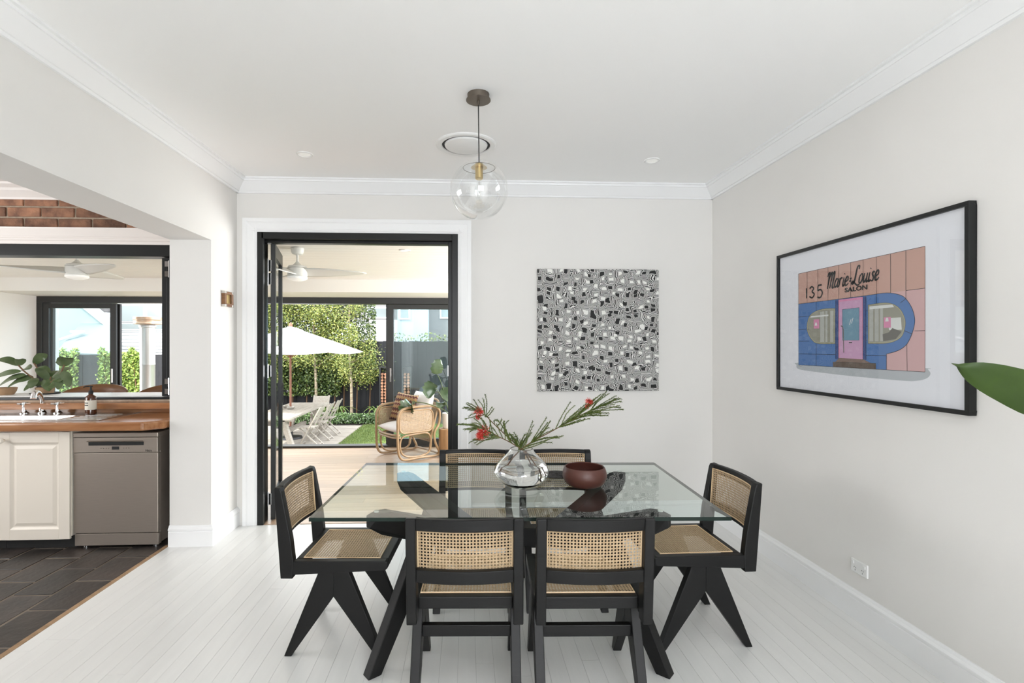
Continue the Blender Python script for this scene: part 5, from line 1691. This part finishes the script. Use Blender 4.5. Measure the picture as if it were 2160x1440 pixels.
def birch(x, y, h, lean_x, spread, n, seed, label, low, base_r=0.05):
    rn_ = random.Random(seed)
    t = thing('birch_tree', label, 'tree', (x, y, GZ), group='trees in front of the black fence')
    tr = catmull([(0, 0, 0), (lean_x * 0.25 + 0.02, 0, h * 0.25), (lean_x * 0.5 - 0.03, 0.02, h * 0.5), (lean_x * 0.8 + 0.02, 0, h * 0.75), (lean_x, 0, h)], 6)
    m_ = len(tr)
    MB().tube(tr, [base_r * (1 - 0.75 * i / m_) for i in range(m_)], 8).build('trunk', M['bark'], t, smooth=True)
    fo = MB()
    br = MB()
    tips = []
    for k in range(26):
        f = rn_.uniform(low, 0.98)
        p = tr[min(int(f * (m_ - 1)), m_ - 1)]
        a = rn_.uniform(0, 2 * PI)
        l = spread * (1.1 - 0.6 * f) * rn_.uniform(0.5, 1.1)
        e = p + Vector((math.cos(a) * l, math.sin(a) * l * 0.7, l * rn_.uniform(0.0, 0.6)))
        br.tube([p, (p + e) / 2 + Vector((0, 0, 0.05)), e], [0.012, 0.008, 0.003], 5)
        tips.append((p, e))
    br.build('branches', M['bark'], t, smooth=True)['kind'] = 'stuff'
    def smp(r_):
        p, e = r_.choice(tips)
        q = p.lerp(e, r_.uniform(0.3, 1.12))
        return q + Vector((r_.gauss(0, 0.13), r_.gauss(0, 0.13), r_.gauss(-0.03, 0.15)))
    leaf_cloud(fo, rn_, n, smp, 0.033)
    fo.build('foliage', M['leaf_light'], t, fix=False)['kind'] = 'stuff'
birch(-3.62, 16.35, 4.6, -0.12, 1.15, 9000, 31, 'birch tree with pale trunk nearest the firewood stack', 0.26)
birch(-4.75, 16.45, 4.8, -0.10, 1.2, 9000, 32, 'birch tree with pale trunk standing behind the outdoor table', 0.36)
birch(-5.85, 16.4, 4.8, 0.1, 1.25, 9000, 33, 'birch tree directly behind the umbrella peak', 0.38)
birch(-6.9, 16.3, 4.6, 0.1, 1.2, 5500, 34, 'birch tree hidden mostly by the folded door leaves', 0.36)

def hedge(x0, x1, y, z0, z1, dep, n, seed, name, label, m, size, cat='hedge', grp=None):
    rn_ = random.Random(seed)
    h = MB()
    def smp(r_):
        u = r_.random()
        x = x0 + (x1 - x0) * u
        tp = z1 - 0.25 * abs(math.sin(u * 9 + seed)) * (z1 - z0) * 0.5
        z = r_.uniform(z0, tp)
        return (x, y - abs(r_.gauss(0, dep * 0.5)) + 0.1, z)
    leaf_cloud(h, rn_, n, smp, size)
    t = thing(name, label, cat, ((x0 + x1) / 2, y, GZ), group=grp)
    o_ = h.build('foliage', M[m], t, fix=False)
    o_['kind'] = 'stuff'
    o_.location = (-(x0 + x1) / 2, -y, -GZ)
    sm = MB()
    nst = max(3, int((x1 - x0) / 0.4))
    for k in range(nst):
        x = x0 + (x1 - x0) * (k + 0.5) / nst
        sm.tube([(x, y, GZ), (x + 0.05, y, GZ + (z1 - GZ) * 0.45), (x - 0.04, y, GZ + (z1 - GZ) * 0.8)], [0.025, 0.018, 0.008], 5)
    s2 = sm.build('stems', M['twig'], t, smooth=True)
    s2['kind'] = 'stuff'
    s2.location = (-(x0 + x1) / 2, -y, -GZ)
    return t
hedge(-7.6, -4.05, 16.8, -0.10, 3.6, 0.45, 26000, 3, 'leafy_hedge', 'tall dense hedge in front of the black fence', 'leaf_dark', 0.042)
hedge(-4.2, -2.95, 16.85, 0.35, 3.4, 0.35, 6000, 4, 'leafy_hedge', 'thinner end of the tall hedge beside the firewood', 'leaf_dark', 0.04)
hedge(-5.2, -2.2, 15.55, GZ, GZ + 0.30, 0.35, 5200, 8, 'low_groundcover', 'low green groundcover bed at the end of the lawn', 'groundcover', 0.035, 'groundcover')
hedge(-9.75, -8.62, 14.1, 0.15, 1.48, 0.15, 4200, 6, 'ivy_climber', 'bright ivy on the fence beside the metal flue', 'leaf_ivy', 0.042, 'ivy')
hedge(-11.3, -10.3, 14.1, 0.15, 1.46, 0.15, 3000, 7, 'ivy_climber', 'bushy ivy on the fence behind the rubber plant', 'leaf_ivy', 0.042, 'ivy')
# spiky plants in the bed
for i, (x, y) in enumerate(((-4.35, 15.75), (-3.95, 15.9), (-2.7, 15.85))):
    t = thing('spiky_plant', ('strappy green plant behind the outdoor chairs', 'strappy green plant beside the birch trunk', 'strappy green plant below the firewood')[i], 'plant', (x, y, GZ))
    for k in range(16):
        a = 2 * PI * k / 16 + rn.uniform(-.15, .15)
        l = rn.uniform(0.45, 0.7)
        c_, s_ = math.cos(a), math.sin(a)
        blade_leaf(MB(), [(0, 0, 0.05), (c_ * l * 0.45, s_ * l * 0.45, 0.42), (c_ * l, s_ * l, 0.30)], 0.05, 2, 0.3).build('leaf', M['leaf_dark'], t, smooth=True)

# firewood in two dark steel racks
def firewood(x0, ncol, nrow_, y, z0, label):
    rk = thing('firewood_rack', label, 'log rack', (x0, y, GZ))
    w = ncol * 0.105
    top = z0 - GZ + nrow_ * 0.092 + 0.16
    for x in (-0.03, w):
        MB().box(x, x + 0.03, 0, 0.35, 0, top).build('rack_side', M['alu'], rk)
    MB().box(0, w, 0, 0.35, z0 - GZ - 0.04, z0 - GZ - 0.01).build('rack_base', M['alu'], rk)
    MB().box(-0.03, w + 0.03, 0, 0.35, top, top + 0.03).build('rack_top', M['alu'], rk)
    for r_ in range(nrow_):
        for c_ in range(ncol):
            r0 = rn.uniform(0.040, 0.050)
            poly = [(r0 * rn.uniform(0.85, 1.05) * math.cos(2 * PI * k / 8), r0 * rn.uniform(0.85, 1.05) * math.sin(2 * PI * k / 8)) for k in range(8)]
            m_ = MB()
            n = 8
            m_.cur = 0
            m_.add([(p, 0, q) for p, q in poly] + [(p, 0.30, q) for p, q in poly], [(i, (i + 1) % n, n + (i + 1) % n, n + i) for i in range(n)])
            m_.cur = 1
            m_.add([(p, 0, q) for p, q in poly] + [(p, 0.30, q) for p, q in poly], [tuple(range(n)), tuple(range(2 * n - 1, n - 1, -1))])
            lg = m_.build('firewood_log', [M['log'], M['logend']], loc=(x0 + 0.052 + c_ * 0.105, y + rn.uniform(-0.03, 0.02), z0 + 0.046 + r_ * 0.092), fix=False)
            tag(lg, ORD[r_] + ' log from the bottom in the ' + COLS[label_tail[label]][c_] + ' column of the rack ' + label_tail[label], 'log', 'firewood ' + label_tail[label])
label_tail = {'tall steel rack of firewood beside the sliding door stile': 'beside the stile', 'tall steel rack of firewood behind the glass panel': 'behind glass'}
ORD = ('first', 'second', 'third', 'fourth', 'fifth', 'sixth', 'seventh', 'eighth', 'ninth', 'tenth', 'topmost')
COLS = {'beside the stile': ('birch-side', 'stile-side'), 'behind glass': ('stile-side', 'monstera-side')}
firewood(-2.68, 2, 11, 16.1, -0.36, 'tall steel rack of firewood beside the sliding door stile')
firewood(-1.98, 2, 11, 16.1, -0.36, 'tall steel rack of firewood behind the glass panel')

# outdoor table
ot = thing('outdoor_table', 'long weathered timber outdoor table under the umbrella', 'table', (-4.26, 12.65, GZ), 0)
for k in range(6):
    x = -0.51 + k * 0.171
    MB().box(x, x + 0.166, -1.55, 1.58, 0.705, 0.75).build('plank', M['greytimber'], ot, bevel=0.004)
MB().box(-0.42, 0.42, -1.20, -1.08, 0.63, 0.705).build('batten', M['greytimber'], ot)
MB().box(-0.42, 0.42, 1.08, 1.20, 0.63, 0.705).build('batten', M['greytimber'], ot)
for y in (-1.14, 1.14):
    for s in (-1, 1):
        MB().beam((s * 0.22, y, 0.66), (s * 0.44, y, 0.0), 0.10, 0.12, (0, 1, 0)).build('leg', M['greytimber'], ot)
MB().box(-0.04, 0.04, -1.1, 1.1, 0.22, 0.32).build('stretcher', M['greytimber'], ot)
for i, (x, y) in enumerate(((-4.62, 12.75), (-4.45, 12.95), (-4.28, 12.7))):
    o = MB().lathe([(0.0, 0), (0.06, 0), (0.09, 0.035), (0.095, 0.06), (0.088, 0.058), (0.06, 0.012), (0.0, 0.01)], 18).build('serving_dish', M['silver'], smooth=True, loc=(x, y, GZ + 0.75))
    tag(o, ('small silver dish on the outdoor table, farthest from the chairs', 'small silver dish beside the umbrella pole', 'small silver dish on the outdoor table nearest the folding chairs')[i], 'dish', 'dishes on the outdoor table')

def folding_chair():
    c = thing('folding_chair', 'x', 'chair', group='folding chairs at the outdoor table')
    m_ = M['greytimber']
    for s in (-1, 1):
        MB().beam((s * 0.20, 0.20, 0.0), (s * 0.20, -0.28, 0.90), 0.025, 0.05, (1, 0, 0)).build('back_leg', m_, c)
        MB().beam((s * 0.165, -0.26, 0.0), (s * 0.165, 0.20, 0.44), 0.025, 0.045, (1, 0, 0)).build('front_leg', m_, c)
    for k in range(5):
        y = -0.12 + k * 0.075
        MB().box(-0.20, 0.20, y, y + 0.065, 0.43, 0.45).build('seat_slat', m_, c)
    for t0, t1 in ((0.60, 0.66), (0.70, 0.88)):
        y0, y1 = 0.20 - 0.48 * t0 / 0.90, 0.20 - 0.48 * t1 / 0.90
        MB().prism([(y0 - 0.01, t0), (y0 + 0.01, t0), (y1 + 0.01, t1), (y1 - 0.01, t1)], 'x', -0.19, 0.19).build('back_slat', m_, c)
    MB().tube([(-0.18, -0.22, 0.05), (0.18, -0.22, 0.05)], 0.012, 6).build('crossbar', m_, c)
    MB().tube([(-0.2, 0.16, 0.08), (0.2, 0.16, 0.08)], 0.012, 6).build('crossbar', m_, c)
    return c
fc = folding_chair()
fs = [(-3.58, 11.95, rad(90), 'weathered folding chair at the near end of the outdoor table'), (-3.56, 12.75, rad(90), 'weathered folding chair in the middle of the outdoor table side'), (-3.56, 13.5, rad(90), 'weathered folding chair at the far corner of the outdoor table'),
      (-4.08, 14.42, rad(180), 'weathered folding chair at the far head of the outdoor table')]
for i, (x, y, a, lab) in enumerate(fs):
    o = fc if i == 0 else copy_tree(fc)
    o.location = (x, y, GZ)
    o.rotation_euler = (0, 0, a)
    o['label'] = lab

um = thing('garden_umbrella', 'large white market umbrella over the outdoor table', 'umbrella', (-4.36, 12.95, GZ), 0)
MB().tube([(0, 0, 0), (0, 0, 2.80)], 0.026, 10).build('pole', M['redwood'], um, smooth=True)
MB().lathe([(0.03, 2.75), (0.05, 2.77), (0.045, 2.80), (0.02, 2.86), (0.0, 2.87)], 14).build('finial', M['redwood'], um, smooth=True)
MB().lathe([(0.0, 0), (0.28, 0), (0.27, 0.05), (0.06, 0.08), (0.05, 0.3), (0.0, 0.3)], 20).build('base', M['alu'], um, smooth=True)
NR = 8
RU = 1.78
def canopy_pt(k, f):
    a = 2 * PI * k / NR
    return Vector((math.cos(a) * RU * f, math.sin(a) * RU * f, 2.745 - 0.60 * f ** 1.08))
for k in range(NR):
    def pan(u, v, k=k):
        f = 0.10 + 0.90 * v
        a, b = canopy_pt(k, f), canopy_pt(k + 1, f)
        p = a.lerp(b, u)
        p.z -= 0.05 * math.sin(PI * u) * v
        return tuple(p)
    o_ = MB().grid(pan, 6, 8).build('canopy_panel', M['canvas_cloth'], um, smooth=True, angle=180)
    so = o_.modifiers.new('thickness', 'SOLIDIFY'); so.thickness = 0.004
    MB().tube([canopy_pt(k, 0.05) - Vector((0, 0, 0.02)), canopy_pt(k, 0.99) - Vector((0, 0, 0.02))], 0.010, 6).build('rib', M['redwood'], um, smooth=True)
    MB().tube([Vector((0, 0, 2.0)), canopy_pt(k, 0.5) - Vector((0, 0, 0.02))], 0.009, 6).build('strut', M['redwood'], um, smooth=True)
MB().lathe([(0.32, 2.66), (0.30, 2.685), (0.0, 2.775)], 8).build('vent_cap', M['canvas_cloth'], um)

# metal flue outside the left panel
fl = thing('metal_flue', 'tall pale metal flue with copper coloured cowl outside the sliding doors', 'flue', (-5.085, 8.45, GZ))
MB().lathe([(0.105, 0.0), (0.105, 1.98), (0.108, 1.985), (0.108, 2.0), (0.105, 2.005), (0.105, 2.57), (0.12, 2.58), (0.12, 2.61), (0.10, 2.62)], 28).build('pipe', mat('flue_steel', (0.62, 0.61, 0.59), 0.4, 0.75), fl, smooth=True)
MB().lathe([(0.195, 2.63), (0.197, 2.65), (0.19, 2.66), (0.19, 2.69), (0.197, 2.70), (0.195, 2.74), (0.0, 2.76), (0.0, 2.63)], 28).build('cowl', mat('copper_cowl', (0.66, 0.46, 0.33), 0.35, 0.6), fl, smooth=True)
MB().box(-0.22, 0.22, -0.22, 0.22, 0, 0.55).build('firebox', M['alu'], fl, bevel=0.01)

# neighbouring houses
th = thing('neighbour_house', 'pale green rendered house with a gable and low metal roof', 'house', (-15.0, 18.0, GZ))
gp_ = [(-6.0, 0), (2.9, 0), (2.9, 2.96), (1.91, 3.79), (-0.6, 5.88), (-6.0, 5.88)]
MB().add([(p, 0.2, q) for p, q in gp_] + [(p - 3.8, 5.0, q) for p, q in gp_], [(5, 4, 3, 2, 1, 0), (6, 7, 8, 9, 10, 11)] + [(i, (i + 1) % 6, 6 + (i + 1) % 6, 6 + i) for i in range(6)]).build('gable_wall', M['houseteal'], th)
MB().prism([(2.78, 2.93), (2.98, 2.90), (3.02, 3.02), (-0.5, 5.95), (-0.64, 5.78)], 'y', 0.05, 0.35).build('barge_board', M['housewhite'], th)
MB().add([(3.02, -2.4, 2.11), (4.65, -2.4, 2.03), (2.93, 0.2, 3.06), (1.83, 0.2, 3.06), (3.02, -2.4, 2.03), (4.65, -2.4, 1.95), (2.93, 0.2, 2.98), (1.83, 0.2, 2.98)],
         [(0, 1, 2, 3), (4, 7, 6, 5), (0, 4, 5, 1), (1, 5, 6, 2), (2, 6, 7, 3), (3, 7, 4, 0)]).build('lean_to_roof', M['metalroof'], th)
MB().prism([(3.02, 0), (4.6, 0), (4.6, 2.0), (3.02, 2.05)], 'y', -2.3, -2.1).build('lean_to_wall', M['houseteal'], th)
MB().tube([(2.37, -0.95, 2.74), (2.80, -1.0, 2.74)], 0.05, 6).build('downpipe', M['housewhite'], th)
MB().tube([(2.80, -1.0, 2.74), (2.15, -2.3, 2.15)], 0.05, 6).build('gutter', M['housewhite'], th)
wh = thing('neighbour_house', 'white weatherboard house with large upper windows behind the flue', 'house', (-13.3, 20.0, GZ))
nb = 0
z = 0.0
while z < 5.2:
    MB().prism([(0.0, z), (-0.035, z), (-0.012, z + 0.13), (0.0, z + 0.13)], 'x', 0.0, 5.5).build('weatherboard', M['housewhite'], wh)
    z += 0.128
MB().box(0.0, 5.5, 0.0, 4.0, 0, 5.3).build('wall', M['housewhite'], wh)
for x0, x1 in ((0.25, 1.15), (1.3, 2.6)):
    for z0, z1 in ((2.93, 3.12), (3.22, 3.80)):
        wnd = MB().box(x0 - 0.07, x1 + 0.07, -0.07, 0.0, z0 - 0.05, z1 + 0.07).build('window', M['trim'], wh)
        MB().box(x0, x1, -0.075, -0.068, z0, z1).build('pane', M['farpane'], wnd)
rh = thing('neighbour_house', 'distant house with dark tiled roof between the gable and the weatherboards', 'house', (-20, 30, GZ))
MB().box(0, 8, 0, 5, 0, 4.2).build('wall', M['terracotta'], rh)
MB().prism([(-0.5, 4.2), (8.5, 4.2), (7, 6.0), (1, 6.0)], 'y', -0.5, 5.5).build('roof', M['tileroof'], rh)

bh_ = thing('neighbour_house', 'white and pale blue rendered house behind the fence on the lawn side', 'house', (-4.4, 20.0, GZ))
MB().box(0.0, 2.62, 0.0, 5.0, 0, 3.3).build('lower_wall', M['housewhite'], bh_)
MB().box(-0.6, 2.62, 0.25, 5.0, 3.3, 6.5).build('upper_wall', M['housegrey'], bh_)
MB().box(1.80, 2.95, -0.6, 4.0, 0, 6.5).build('bay_wall', M['houseblue'], bh_)
MB().box(2.95, 6.5, -0.2, 4.0, 0, 6.5).build('side_wall', M['housegrey'], bh_)
for x0, x1, y_, z0, z1 in ((0.55, 1.35, 0.24, 3.42, 3.75), (1.92, 2.22, -0.61, 3.34, 4.2), (3.42, 3.9, -0.21, 3.4, 4.1)):
    wnd = MB().box(x0 - 0.06, x1 + 0.06, y_ - 0.03, y_ + 0.02, z0 - 0.06, z1 + 0.06).build('window', M['trim'], bh_)
    MB().box(x0, x1, y_ - 0.036, y_ - 0.028, z0, z1).build('pane', M['farpane'], wnd)
hedge(-2.6, 0.6, 17.35, 1.3, 1.95, 0.2, 700, 12, 'shrub_tops', 'thin shrub tops showing above the black fence', 'leaf_light', 0.045, 'shrub')
